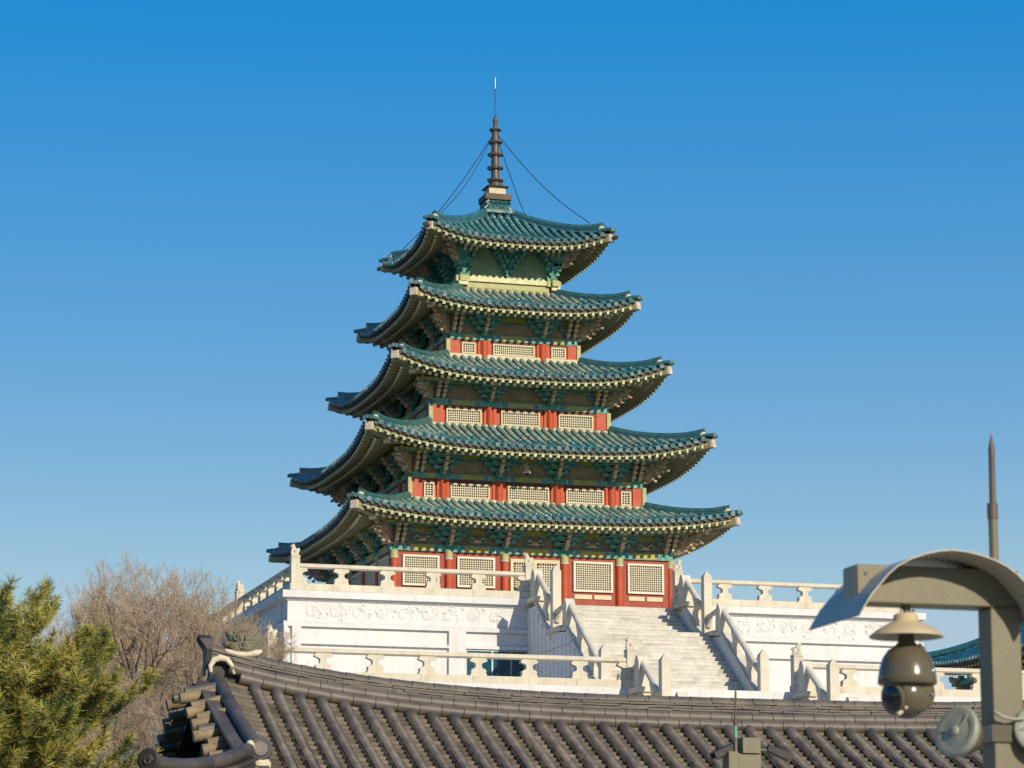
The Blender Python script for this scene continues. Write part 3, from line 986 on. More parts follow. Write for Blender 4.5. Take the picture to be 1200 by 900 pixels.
def cloud_mesh():
    c = MB()      # carved flower panel between the ground storey brackets
    for k in range(5):
        a = PI * k / 4
        c.tube([(.02 * math.cos(a), -.02, .05 + .02 * math.sin(a)), (.12 * math.cos(a), -.05, .07 + .09 * math.sin(a)), (.19 * math.cos(a), -.03, .07 + .13 * math.sin(a))], [.02, .04, .02], 'tongue_tip', 6)
    for s in (-1, 1):
        c.tube([(s * .18, -.02, .04), (s * .32, -.05, .08), (s * .40, -.05, .17), (s * .33, -.04, .23)], [.05, .05, .04, .02], 'cyan', 6)
        c.tube([(s * .14, -.02, .2), (s * .24, -.05, .24), (s * .30, -.05, .16)], [.03, .04, .02], 'pale', 6)
    return c.mesh('flower_panel')
def dapo_mesh():
    c = MB()      # dense stepped cluster of the top storey
    for r in range(7):
        n = 1 + r
        z = .02 + r * .185
        for j in range(n):
            x = (j - (n - 1) / 2) * .245
            y = -.04 - r * .085
            mt = 'teal' if (j + r) % 3 else 'teal_dark'
            c.bx(x - .085, x + .085, y - .10, .1, z, z + .10, mt)
            c.bx(x - .115, x + .115, y - .05, .1, z + .10, z + .18, 'teal_dark' if (j + r) % 2 else 'teal')
    for k in range(2):
        tongue(c, 0, .95 + .17 * k, .70 + .1 * k, .10)
    return c.mesh('bracket')
def dapo_corner():
    c = MB()
    for X in (Matrix(), RZ(-PI / 2)):
        A = X == Matrix()
        for r in range(7):
            n = 2 + r // 2 + (r > 4)
            z = .02 + r * .185
            for j in range(n):
                x = (-.1 - r * .07 + j * .245) * (1 if A else -1)
                y = -.04 - r * .085
                c.bx(x - .085, x + .085, y - .10, .1, z, z + .10, 'teal' if (j + r) % 3 else 'teal_dark', X)
                c.bx(x - .115, x + .115, y - .05, .1, z + .10, z + .18, 'teal_dark' if (j + r) % 2 else 'teal', X)
        for j in range(3):
            for k in range(2):
                tongue(c, 0, .90 + .17 * k, .76 + .1 * k, .09, X0=X @ Matrix.Translation(((j * .24 - .1) * (1 if A else -1), 0, 0)))
    for k in range(4):
        tongue(c, -PI / 4, .5 + .2 * k, .9 + .16 * k, .15, 'tongue', h=.18)
    return c.mesh('bracket')
BM, BC, CL, DM, DC = bracket_mid(), bracket_corner(), cloud_mesh(), dapo_mesh(), dapo_corner()

def window_mesh(w_, h, fr_, mt):
    c = MB()
    c.bx(-w_ / 2, w_ / 2, .0, .03, 0, h, 'dark')
    for x0, x1, z0, z1 in ((-w_ / 2, -w_ / 2 + fr_, 0, h), (w_ / 2 - fr_, w_ / 2, 0, h), (-w_ / 2 + fr_, w_ / 2 - fr_, 0, fr_), (-w_ / 2 + fr_, w_ / 2 - fr_, h - fr_, h)):
        c.bx(x0, x1, -.07, .031, z0, z1, mt)
    a = c.mesh('window')
    c = MB()
    n = max(3, round((w_ - 2 * fr_) / .088))
    for k in range(1, n):
        x = -w_ / 2 + fr_ + (w_ - 2 * fr_) * k / n
        c.bx(x - .014, x + .014, -.045, -.02, fr_, h - fr_, 'lattice')
    n = max(3, round((h - 2 * fr_) / .088))
    for k in range(1, n):
        z = fr_ + (h - 2 * fr_) * k / n
        c.bx(-w_ / 2 + fr_, w_ / 2 - fr_, -.040, -.016, z - .014, z + .014, 'lattice')
    return a, c.mesh('lattice')
_wc = {}
def col_mesh(h, r, cap):
    c = MB()
    c.lathe([(r, 0), (r, h * .5), (r * .97, h)], (0, 0, 0), 'red_col', 14)
    a = c.mesh('column')
    if not cap: return a, None
    c = MB()
    c.lathe([(r * 1.04, 0), (r * 1.04, .34)], (0, 0, h), 'yellow', 14)
    c.lathe([(r * 1.08, .0), (r * 1.08, .05)], (0, 0, h), 'pale', 14)
    return a, c.mesh('capital')

for i in range(5):
    lv = LV[i]; B = Bw[i]; rf = ROOFS[i]
    # core: dark infill up under the roof, red zone below the beam
    wl = MB()
    zt = rf.z(0, B) - .34
    wl.bx(-B + .14, B - .14, -B + .14, B - .14, lv['beam'], zt, 'panel' if i < 4 else 'panel_green')
    wl.bx(-B + .06, B - .06, -B + .06, B - .06, lv['base'], lv['red'], 'red_wall' if i in (0, 4) else 'red_col')
    wl.bx(-B + .10, B - .10, -B + .10, B - .10, lv['red'], lv['beam'], 'panel')
    for k in range(4):
        X = RZ(k * PI / 2)
        if i in (1, 2, 3):
            wl.bx(-B - .02, B + .02, -B - .06, -B + .1, lv['base'] - .1, lv['wb'] - .02, 'cream', X)   # sill
            wl.bx(-B + .3, B - .3, -B + .01, -B + .07, lv['wt'] + .02, lv['red'] - .002, 'fascia', X)
            for s in (-1, 1):
                wl.bx(s * B - .10, s * B + .06, -B - .06, -B + .10, lv['wb'] - .02, lv['red'] + .02, 'yellow', X) if s > 0 else None
            for x in COLX[i]:
                for s in (-1, 1):
                    wl.bx(s * x - .26, s * x + .26, -B + .0, -B + .08, lv['wb'] - .02, lv['red'] - .004, 'red_col', X)
        if i == 0:
            wl.bx(-B + .1, B - .1, -B + .03, -B + .08, lv['base'], lv['base'] + .28, 'red_col', X)
            for x, ww in WIN[0]:
                for s in (-1, 1):     # low white panels under the windows
                    wl.bx(x + s * ww * .25 - ww * .22, x + s * ww * .25 + ww * .22, -B + .02, -B + .08, 16.36, 16.53, 'cream', X)
        if i == 4:
            wl.bx(-B - .05, B + .05, -B - .05, -B + .1, 29.30, 29.44, 'cream', X)
            wl.bx(-B - .02, B + .02, -B - .02, -B + .1, 29.44, 29.52, 'olive', X)
            wl.bx(-B + .2, B - .2, -B - .035, -B + .1, 29.52, 29.72, 'yellow', X)
            wl.bx(-B, B, -B - .01, -B + .1, 29.72, 29.78, 'panel', X)
            wl.bx(-B - .06, B + .06, -B - .10, -B + .1, 29.78, 29.97, 'rafter_tip', X)
            for q in range(15):
                xx = -B + .2 + q * (2 * B - .4) / 14
                wl.add([(xx - .09, -B - .08, 29.97), (xx + .09, -B - .08, 29.97), (xx, -B - .08, 30.06), (xx - .09, -B + .1, 29.97), (xx + .09, -B + .1, 29.97), (xx, -B + .1, 30.06)],
                       [(0, 1, 2), (3, 5, 4), (0, 2, 5, 3), (1, 4, 5, 2)], 'rafter_tip', False, X)
            # corner blocks
            wl.bx(-B - .30, -B + .30, -B - .16, -B + .12, 29.74, 29.98, 'yellow', X)
            wl.bx(-B - .20, -B + .20, -B - .24, -B + .12, 29.58, 29.74, 'rafter_tip', X)
            wl.bx(B - .30, B + .28, -B - .16, -B + .12, 29.74, 29.978, 'yellow', X)
            wl.bx(-B - .1, -B + .12, -B - .12, -B + .1, 29.44, 29.58, 'fascia', X)
            wl.bx(B - .12, B + .09, -B - .12, -B + .1, 29.44, 29.578, 'fascia', X)
    wl.build('wall', pag)
    # painted beams (one per face) with patterned ends
    for k in range(4):
        X = RZ(k * PI / 2)
        c = MB()
        if i < 4:
            y0 = -B - .03
            z0, z1 = lv['red'] + .004, lv['beam'] - .004
            c.bx(-B + .09, B - .09, y0, -B + .1, z0, z1, 'teal', X)
            xs = sorted([-x for x in COLX[i]] + COLX[i])
            for xa, xb in zip(xs[:-1], xs[1:]):
                l = xb - xa - .34; xm = (xa + xb) / 2
                def seg(a_, b_, m_, d=.006, za=.03, zb=.03):
                    c.bx(xm + a_ * l, xm + b_ * l, y0 - d, y0 + .02, z0 + za, z1 - zb, m_, X)
                seg(-.22, .22, 'olive'); seg(-.205, .205, 'yellow', .009, .09, .09) if i > 1 else None
                seg(-.245, -.225, 'pale'); seg(.225, .245, 'pale')
                seg(-.27, -.25, 'red_col'); seg(.25, .27, 'red_col')
                if l > 1.2:
                    seg(-.37, -.285, 'cyan'); seg(.285, .37, 'cyan')
                    seg(-.34, -.315, 'teal_dark', .01, .07, .07); seg(.315, .34, 'teal_dark', .01, .07, .07)
                    seg(-.39, -.375, 'pale'); seg(.375, .39, 'pale')
                    seg(-.49, -.405, 'cyan', .006, .05, .05); seg(.405, .49, 'cyan', .006, .05, .05)
            # outer purlin and upper tie beam
            pz = rf.z(0, B + .55) - .53
            c.tube([(-B - .7, -B - .5, pz), (B + .7, -B - .5, pz)], .075, 'olive', 8, True, True, X)
            c.bx(-B - .6, B + .6, -B - .54, -B - .46, pz - .14, pz - .06, 'teal', X)
            c.bx(-B + .1, B - .1, -B + .02, -B + .15, lv['top'] - .22, lv['top'] + .0, 'olive', X)
            c.bx(-B + .1, B - .1, -B + .0, -B + .15, lv['top'] - .27, lv['top'] - .22, 'teal', X)
            c.bx(-B + .1, B - .1, -B + .03, -B + .15, lv['top'], lv['top'] + .35, 'rafter_green', X)
        else:
            c.bx(-B - .3, B + .3, -B - .30, -B - .18, 31.22, 31.36, 'olive', X)
        c.build('beam', pag)
    # columns
    pts = []
    for k in range(4):
        for x in COLX[i]:
            pts.append((k, x, 0))
            if x != max(COLX[i]):
                pts.append((k, -x, 0))
    if COLX[i]:
        h = (17.70 if i == 0 else lv['red']) - lv['base']
        cm, cap = col_mesh(h, .155 if i == 0 else .165, i == 0)
        for k, x, _ in pts:
            p = RZ(k * PI / 2) @ V((x, -B + .04 if x != max(COLX[i]) else -x, lv['base']))
            o = inst('column', cm, pag, p)
            if cap: inst('capital', cap, o, (0, 0, 0), 0, None, False)
        # brackets
        hs = (rf.z(0, B + .55) - .62 - lv['beam']) / .76
        wx = 1.12 if i < 2 else 1.0
        for k, x, _ in pts:
            if x == max(COLX[i]):
                p = RZ(k * PI / 2) @ V((-x - .02, -x - .02, lv['beam']))
                inst('bracket', BC, pag, p, k * PI / 2, (1.08, 1.08, hs))
            else:
                p = RZ(k * PI / 2) @ V((x, -B + .02, lv['beam']))
                inst('bracket', BM, pag, p, k * PI / 2, (wx, 1.05, hs))
        if i == 0:
            xs = sorted([-x for x in COLX[0]] + COLX[0])
            for k in range(4):
                for xa, xb in zip(xs[:-1], xs[1:]):
                    inst('flower_panel', CL, pag, RZ(k * PI / 2) @ V(((xa + xb) / 2, -B + .02, lv['beam'] + .08)), k * PI / 2)
    else:
        for k in range(4):
            inst('bracket', DM, pag, RZ(k * PI / 2) @ V((0, -B + .05, 30.0)), k * PI / 2, (.92, 1, 1.03))
            inst('bracket', DC, pag, RZ(k * PI / 2) @ V((-B + .05, -B + .05, 30.0)), k * PI / 2, (1, 1, 1.03))
    # windows
    for k in range(4):
        for x, ww in WIN[i]:
            key = (ww, lv['wt'] - lv['wb'], i)
            if key not in _wc:
                _wc[key] = window_mesh(ww, key[1], .085 if i == 0 else .06, 'white_frame' if i == 0 else 'cream')
            a, l = _wc[key]
            o = inst('window', a, pag, RZ(k * PI / 2) @ V((x, -B + .03, lv['wb'])), k * PI / 2)
            inst('lattice', l, o, (0, 0, 0), 0, None, False)
# doors in the middle bays of the ground storey
_, DL = window_mesh(.72, .98, .02, 'cream')
c = MB()
c.bx(-.98, .98, .0, .04, 0, 2.18, 'dark')
for x0, x1, z0, z1 in ((-1.0, -.88, 0, 2.2), (.88, 1.0, 0, 2.2), (-.07, .07, .95, 2.06), (-.88, .88, 2.06, 2.2), (-.88, .88, 0, .95)):
    c.bx(x0, x1, -.06, .041, z0, z1, 'cream')
for s in (-1, 1):
    c.bx(s * .48 - .33, s * .48 + .33, -.068, -.05, .12, .50, 'lattice'); c.bx(s * .48 - .33, s * .48 + .33, -.068, -.05, .58, .84, 'lattice')
DOOR = c.mesh('door')
for k in range(4):
    o = inst('door', DOOR, pag, RZ(k * PI / 2) @ V((0, -Bw[0] + .03, FL)), k * PI / 2)
    for s in (-1, 1):
        inst('lattice', DL, o, (s * .475, 0, 1.02), 0, (1.12, 1, 1.06), False)

# spire
sp = MB()
sp.bx(-.34, .34, -.34, .34, 33.3, 33.76, 'brown_plinth')
sp.bx(-.57, .57, -.57, .57, 33.73, 33.97, 'brown_plinth')
sp.bx(-.36, .36, -.36, .36, 33.97, 34.28, 'plaster')
sp.add([(-.36, -.36, 34.28), (.36, -.36, 34.28), (.36, .36, 34.28), (-.36, .36, 34.28), (-.49, -.49, 34.32), (.49, -.49, 34.32), (.49, .49, 34.32), (-.49, .49, 34.32),
        (-.28, -.28, 34.43), (.28, -.28, 34.43), (.28, .28, 34.43), (-.28, .28, 34.43)],
       [(3, 2, 1, 0)] + [(a, (a + 1) % 4, 4 + (a + 1) % 4, 4 + a) for a in range(4)] + [(4 + a, 4 + (a + 1) % 4, 8 + (a + 1) % 4, 8 + a) for a in range(4)] + [(8, 9, 10, 11)], 'bronze')
sp.lathe([(.28, 34.41), (.27, 34.52), (.21, 34.60), (.19, 34.78), (.175, 34.84), (.165, 35.9), (.15, 36.75), (.10, 36.86), (.085, 37.22), (.12, 37.28), (.075, 37.40), (.03, 37.5)], (0, 0, 0), 'bronze', 16)
spo = sp.build('spire', pag)
for z, r in ((36.9, .22), (36.35, .27), (35.81, .30), (35.23, .315), (34.69, .315)):
    c = MB()
    n = 20
    c.tube([(r * math.cos(2 * PI * k / n), r * math.sin(2 * PI * k / n), z) for k in range(n + 1)], .035, 'bronze', 6, False)
    for k in range(6):
        a = k * PI / 3
        c.tube([(0, 0, z - .02), (r * math.cos(a), r * math.sin(a), z)], .022, 'bronze', 5, False)
        c.sphere((r * math.cos(a), r * math.sin(a), z - .03), .05, 'bronze', 6)
    c.build('ring', spo)
c = MB()
c.tube([(0, 0, 37.45), (0, 0, 38.7)], .026, 'bronze', 6)
c.tube([(0, 0, 38.7), (0, 0, 39.2)], [.026, .012], 'steel', 6)
for a in (0, PI / 2, PI, 3 * PI / 2):
    c.tube([(0, 0, 38.62), (.08 * math.cos(a), .08 * math.sin(a), 38.74), (.13 * math.cos(a), .13 * math.sin(a), 38.90)], .006, 'bronze', 5)
c.build('lightning_rod', spo)
# finial tiles at the top of the top roof
c = MB()
for k in range(4):
    X = RZ(k * PI / 2)
    for j in range(-2, 3):
        c.tube([(j * .18, -.42, 33.46), (j * .18, -.57, 33.34)], .10, 'glaze', 8, True, True, X, 'tile_end')
        c.tube([(j * .18 + .09, -.40, 33.68), (j * .18 + .09, -.53, 33.56)], .09, 'ridge_glaze', 8, True, True, X)
    c.bx(-.46, .46, -.46, .46, 32.9, 33.72, 'glaze', X) if k == 0 else None
    c.bar((-.62, -.72, 33.16), (.62, -.72, 33.16), .16, .14, 'tile_end', X=X)
c.build('finial_base', pag)
r5 = ROOFS[4]
for k in range(4):
    c = MB()
    X = RZ(k * PI / 2)
    e = V((-r5.s + .75, -r5.s + .75, r5.z(r5.s - .75, r5.s - .75) + .38))
    a = V((-.12, -.12, 36.6))
    c.tube([a.lerp(e, t) - V((0, 0, .35 * math.sin(PI * t))) for t in [q / 10 for q in range(11)]], .018, 'wire', 4, True, True, X)
    tip = V((-r5.s + .3, -r5.s + .3, r5.z(r5.s - .3, r5.s - .3) + .3))
    c.tube([tip, V((-r5.s - .1, -r5.s - .1, r5.z(r5.s, r5.s) - .28))], .015, 'wire', 4, True, True, X)
    c.build('guy_wire', pag)

# small camera under the second roof
sc_ = tag(empty('security_camera', (-.31, -5.72, 21.65)), 'small beige dome camera hanging under the second pagoda roof', 'camera')
c = MB()
c.bx(-.33, -.29, -5.74, -4.6, 21.62, 21.66, 'cream')
c.tube([(-.31, -5.72, 21.64), (-.31, -5.72, 21.52)], .03, 'beige', 8)
c.lathe([(.05, .05), (.09, 0.0), (.10, -.12), (.16, -.24), (.14, -.26)], (-.31, -5.72, 21.5), 'beige', 14)
c.build('housing', sc_)
c = MB(); c.sphere((-.31, -5.72, 21.24), .105, 'black', 12); c.build('dome', sc_)

# ------------------------------------------------------------------ green roofed hall behind on the right
hall = tag(empty('green_roofed_hall', (31, 1.5, 0)), 'teal tiled museum hall roof behind the right side of the terrace', 'hall')
HX0, HX1, HY0, HY1 = 26.0, 37.0, -14.0, 17.0
hz_e, hz_r = 16.35, 19.2
def hz(x, y):
    cx, cy = (HX0 + HX1) / 2, (HY0 + HY1) / 2
    hx, hy = (HX1 - HX0) / 2, (HY1 - HY0) / 2
    dx = hx - abs(x - cx); dy = hy - abs(y - cy)
    t = max(0, min(dx, dy) / hx)
    q = max(0, 1 - max(dx, dy) / 6)
    return hz_e + (hz_r - hz_e) * (t * .8 + .2 * t * t) + .6 * q ** 2 * (1 - t) ** 2
c = MB()
c.grid(lambda u, v: V((HX0 + (HX1 - HX0) * u, HY0 + (HY1 - HY0) * v, hz(HX0 + (HX1 - HX0) * u, HY0 + (HY1 - HY0) * v))), 22, 62, 'glaze_valley')
y = HY0 + .3
while y < HY1 - .2:
    x1 = min((HX0 + HX1) / 2, HX0 + min(y - HY0, HY1 - y))
    if x1 - HX0 > .3:
        for sgn in (1, -1):
            xa = lambda t: ((HX0 - .05 + (x1 - HX0) * t) if sgn > 0 else (HX1 + .05 - (x1 - HX0) * t))
            pts = [V((xa(q / 6), y, hz(xa(q / 6), y) + .02)) for q in range(7)]
            d = (pts[-1] - pts[0]).normalized(); side = V((0, 1, 0)); nr = side.cross(d)
            if nr.z < 0: nr = -nr
            half_tube(c, pts, nr, side, .095, 'glaze')
            c.tube([pts[0] - d * .05, pts[0] + d * .02], .11, 'tile_end', 8, True)
    y += .34
hr = c.build('roof', hall, fix=False)
c = MB()
cx = (HX0 + HX1) / 2
c.bx(cx - .22, cx + .22, HY0 + 5.2, HY1 - 5.2, hz_r - .1, hz_r + .42, 'ridge_glaze')
c.tube([(cx, HY0 + 5.0, hz_r + .45), (cx, HY1 - 5.0, hz_r + .45)], .15, 'glaze', 8)
for (ax, ay, bx_, by_) in ((HX0, HY0, cx, HY0 + 5.5), (HX1, HY0, cx, HY0 + 5.5), (HX0, HY1, cx, HY1 - 5.5), (HX1, HY1, cx, HY1 - 5.5)):
    P = [V((ax + (bx_ - ax) * t, ay + (by_ - ay) * t, 0)) for t in [.06 + .094 * q for q in range(11)]]
    c.tube([V((p.x, p.y, hz(p.x, p.y) + .18)) for p in P], .2, 'ridge_glaze', 8)
c.build('ridge', hr)
c = MB()
for (xa, sg) in ((HX0, 1), (HX1, -1)):
    y = HY0 + .4
    while y < HY1 - .3:
        z = hz(xa, y)
        c.bar((xa + sg * 1.3, y, z - .12), (xa + sg * .08, y, z - .24), .11, .11, 'rafter_green', 'rafter_tip')
        c.tube([(xa + sg * 2.6, y, z + .05), (xa + sg * .75, y, z - .45)], .08, 'rafter_green', 6, True, True, None, 'rafter_dot')
        y += .34
    c.bx(xa + sg * .1 - .06, xa + sg * .1 + .06, HY0 + .2, HY1 - .2, hz_e - .16, hz_e - .05, 'fascia')
    c.bx(xa + sg * 1.4 - .1, xa + sg * 1.4 + .1, HY0 + 1.5, HY1 - 1.5, hz_e - .75, hz_e - .5, 'teal')
c.build('rafters', hr)
c = MB()
c.bx(HX0 + 2.2, HX1 - 2.2, HY0 + 2.2, HY1 - 2.2, 0, hz_e + .2, 'panel')
for xx in (HX0 + 2.15, HX1 - 2.15):
    c.bx(xx - .08, xx + .08, HY0 + 2.2, HY1 - 2.2, hz_e - 1.4, hz_e - 1.0, 'teal')
c.build('wall', hall)
for k in range(14):
    y = HY0 + 2.2 + (HY1 - HY0 - 4.4) * k / 13
    inst('bracket', BM, hall, (HX0 + 2.15, y, hz_e - 1.25), -PI / 2, (1.2, 1.6, 1.2))
    c_ = inst('column', col_mesh(3.2, .2, False)[0], hall, (HX0 + 2.1, y, hz_e - 4.6)) if k == 0 else inst('column', c_.data, hall, (HX0 + 2.1, y, hz_e - 4.6))

# ------------------------------------------------------------------ clay-tiled hall in front
fh = tag(empty('tiled_hall', (-19.1, -79, 0)), 'traditional hall with a grey clay tiled roof and dragon-head ridge end in the foreground', 'hall')
RX, RH = -19.1, 7.1
RY = -79.0
def ridge_top(x):
    u = abs(x - RX) / RH
    return 5.29 + .50 * u ** 3.4
def rz_(x, y):
    """roof surface, front and back slopes"""
    d = abs(y - RY)
    u = min(abs(x - RX) / RH, 1.25)
    return ridge_top(min(max(x, RX - RH), RX + RH)) - .40 + .012 - .49 * max(d - .1, 0) + .006 * max(d - .1, 0) ** 2 - .035 * u ** 4 * d
EY = 5.0     # plan depth of each slope
XG = 7.0     # gable plane from the centre
c = MB()
# stepped pan tiles
for sg in (-1, 1):
    steps = 36
    for q in range(steps):
        d0 = .12 + (EY - .12) * q / steps; d1 = .12 + (EY - .12) * (q + 1) / steps
        nx = 40
        def ext(d):   # below the gable foot the roof widens to the hips
            return XG + max(0, min(1.7, d - 3.1))
        vs = []
        for (d, dz) in ((d0, .0), (d1, .036), (d1, .0)):
            for a in range(nx + 1):
                x = RX - ext(d) + 2 * ext(d) * a / nx
                vs.append((x, RY + sg * d, rz_(x, RY + sg * d) + dz))
        w1 = nx + 1
        c.add(vs, [(r_ * w1 + a, r_ * w1 + a + 1, (r_ + 1) * w1 + a + 1, (r_ + 1) * w1 + a) for r_ in range(2) for a in range(nx)], 'clay_pan')
pitch = .288
n = int((XG + 1.6) / pitch)
for sg in (-1, 1):
    for j in range(-n, n + 1):
        x = RX + j * pitch + .06
        xd = abs(x - RX)
        d0 = .2 if xd < XG - .22 else xd - XG + 3.3
        if XG - .22 <= xd < XG + .1: d0 = 3.35
        d1 = EY + .05
        if d1 - d0 < .3: continue
        ns = max(1, round((d1 - d0) / .30))
        pts = [V((x, RY + sg * (d0 + (d1 - d0) * q / ns), rz_(x, RY + sg * (d0 + (d1 - d0) * q / ns)) + .062)) for q in range(ns + 1)][::-1]
        dd = (pts[-1] - pts[0]).normalized(); side = V((1, 0, 0)); nr = side.cross(dd)
        if nr.z < 0: nr = -nr
        jx = rnd.uniform(-.008, .008)
        pts = [p + V((jx + rnd.uniform(-.004, .004), 0, rnd.uniform(-.004, .004))) for p in pts]
        half_tube(c, pts, nr, side, .078, 'clay', 8)
        c.bar(pts[0] - V((0, 0, .05)), pts[-1] - V((0, 0, .05)), .13, .09, 'clay_dark')
        c.tube([pts[0] - dd * .03, pts[0] + dd * .02], .085, 'clay_dark', 10)
# hip slopes below the gables
for sg in (-1, 1):
    xg = RX + sg * (XG - .1)
    def hip(u, v):
        l = v * 1.75
        yy = RY + (u * 2 - 1) * (3.2 + l)
        return V((xg + sg * l, yy, rz_(RX + sg * XG, RY + 3.2) - .42 * l + .02 + .25 * (abs(u * 2 - 1) ** 4) * v))
    c.grid(hip, 24, 8, 'clay_pan')
    for j in range(-12, 13):
        yy = RY + j * .29
        pts = []
        for q in range(6):
            l = 1.8 * (1 - q / 5)
            pts.append(V((xg + sg * l, yy, rz_(RX + sg * XG, RY + 3.2) - .42 * l + .06)))
        dd = (pts[-1] - pts[0]).normalized(); side = V((0, 1, 0)); nr = side.cross(dd)
        if nr.z < 0: nr = -nr
        half_tube(c, pts, nr, side, .078, 'clay', 8)
c.build('roof', fh, fix=False)
# main ridge
c = MB()
seg = .292
for sg in (-1, 1):
    # two rows of round tiles at the foot
    for (dy, dz, r, jit) in ((.20, -.335, .085, .0), (.165, -.235, .085, .13)):
        x = RX - RH + .35 - jit
        while x < RX + RH - .3:
            e = min(x + seg, RX + RH - .2)
            c.tube([(x + .004, RY + sg * dy, ridge_top(x) + dz - .03 * (1 - abs(x - RX) / RH)), (e - .004, RY + sg * dy, ridge_top(e) + dz - .03 * (1 - abs(e - RX) / RH))], [r, r * .97], 'clay_ridge', 10, True, True)
            x = e
    # flat tile courses, laid a little unevenly
    rr = random.Random(11 + sg)
    for lay in range(5):
        za = -.205 + lay * .034
        x = RX - RH - .02 - rr.uniform(0, .2)
        while x < RX + RH:
            e = min(x + rr.uniform(.27, .36), RX + RH)
            xa = max(x, RX - RH)
            yo = .150 - lay * .006 + rr.uniform(-.020, .016)
            z0 = ridge_top(xa) + za + rr.uniform(-.006, .006); z1 = ridge_top(e) + za + rr.uniform(-.006, .006)
            f = .024
            y0, y1 = sorted((RY, RY + sg * yo))
            c.add([(xa + .003, y0, z0), (e - .003, y0, z1), (e - .003, y1, z1), (xa + .003, y1, z0), (xa + .003, y0, z0 + f), (e - .003, y0, z1 + f), (e - .003, y1, z1 + f), (xa + .003, y1, z0 + f)],
                  [(0, 3, 2, 1), (4, 5, 6, 7), (0, 1, 5, 4), (1, 2, 6, 5), (2, 3, 7, 6), (3, 0, 4, 7)], 'clay_ridge')
            x = e
x = RX - RH
while x < RX + RH - .02:
    e = min(x + seg, RX + RH)
    c.tube([(x + .004, RY, ridge_top(x) - .07), (e - .004, RY, ridge_top(e) - .07)], [.098, .093], 'clay_ridge', 12)
    c.bx(x, e, RY - .11, RY + .11, min(ridge_top(x), ridge_top(e)) - .42, min(ridge_top(x), ridge_top(e)) - .08, 'clay_dark')
    x = e
c.build('ridge', fh, fix=False)
# ridge ends: dark upright end tile
for sg in (-1, 1):
    c = MB()
    xe = RX + sg * (RH + .02)
    zt = ridge_top(RX + RH)
    P = [(-.10, -.30), (.10, -.30), (.15, -.05), (.13, .08), (0, .14), (-.13, .08), (-.15, -.05)]
    c.add([(xe + sg * (.04 + (.09 if z > 0 else 0)), RY + y_, zt + z) for y_, z in P] + [(xe - sg * .03, RY + y_, zt + z * .95) for y_, z in P],
          [tuple(range(7)), tuple(range(13, 6, -1))] + [(a, (a + 1) % 7, 7 + (a + 1) % 7, 7 + a) for a in range(7)], 'clay_dark')
    c.build('ridge_end_tile', fh)
    for s2 in (-1, 1):
        c = MB()    # plaster where the descending ridge meets the main ridge
        xr = RX + sg * (XG + .02)
        arc = [(.10, -.10, .24), (.11, -.02, .23), (.06, .06, .22), (-.02, .09, .21), (-.11, .07, .21), (-.17, -.01, .22), (-.20, -.11, .22)]
        c.tube([(xr + sg * a, RY + s2 * d, zt - .26 + h) for a, h, d in arc], [.022, .032, .04, .045, .04, .03, .02], 'plaster', 8)
        c.build('ridge_plaster', fh)
# dragon head ornament, left end in view, same at the right
for sg in (-1, 1):
    c = MB()
    x0 = RX + sg * 6.77
    zb = ridge_top(x0) - .02
    D = 'drag'
    f = lambda x_, z_: (x0 - sg * (x_ - .0), RY, zb + z_)
    def sph(x_, z_, rx, ry, rz__):
        c.sphere(f(x_, z_), (rx, ry, rz__), D, 12)
    sph(.0, .08, .11, .09, .10); sph(-.02, .20, .085, .08, .09); sph(.13, .09, .14, .08, .08); sph(-.10, .12, .06, .06, .05); sph(-.07, .25, .06, .06, .05)
    for k in range(4):      # mane sweeping back
        z0 = .06 + k * .045
        c.tube([f(.12, z0), f(.24, z0 + .0), f(.33, z0 + .06 + .01 * k), f(.37 - .02 * k, z0 + .13)], [.05, .04, .03, .012], D, 8)
    for s2 in (-1, 1):
        for (cx_, cz_, r_) in ((.0, .20, .05), (.08, .10, .055), (-.06, .10, .035)):
            pts = []
            for q in range(15):
                a = q * .55; rr_ = r_ * (1 - .05 * q)
                p = f(cx_ + rr_ * math.cos(a), cz_ + rr_ * math.sin(a))
                pts.append((p[0], RY + s2 * .085, p[2]))
            c.tube(pts, .014, D, 6)
        c.tube([(f(-.02, .26)[0], RY + s2 * .05, f(0, .26)[2]), (f(.06, .31)[0], RY + s2 * .06, f(0, .31)[2]), (f(.10, .29)[0], RY + s2 * .06, f(0, .29)[2])], [.03, .02, .008], D, 6)
    orn = c.build('ridge_ornament', fh)
    c = MB()
    c.tube([f(-.16 + .055 * q, -.012 + .055 * abs(q / 9 * 2 - 1) ** 2) for q in range(10)], [.03, .045, .05, .048, .05, .05, .046, .05, .045, .03], 'plaster', 8, X=Matrix.Translation((0, RY, 0)) @ Matrix.Diagonal((1, 2.2, 1, 1)) @ Matrix.Translation((0, -RY, 0)))
    c.build('plaster_bed', orn)
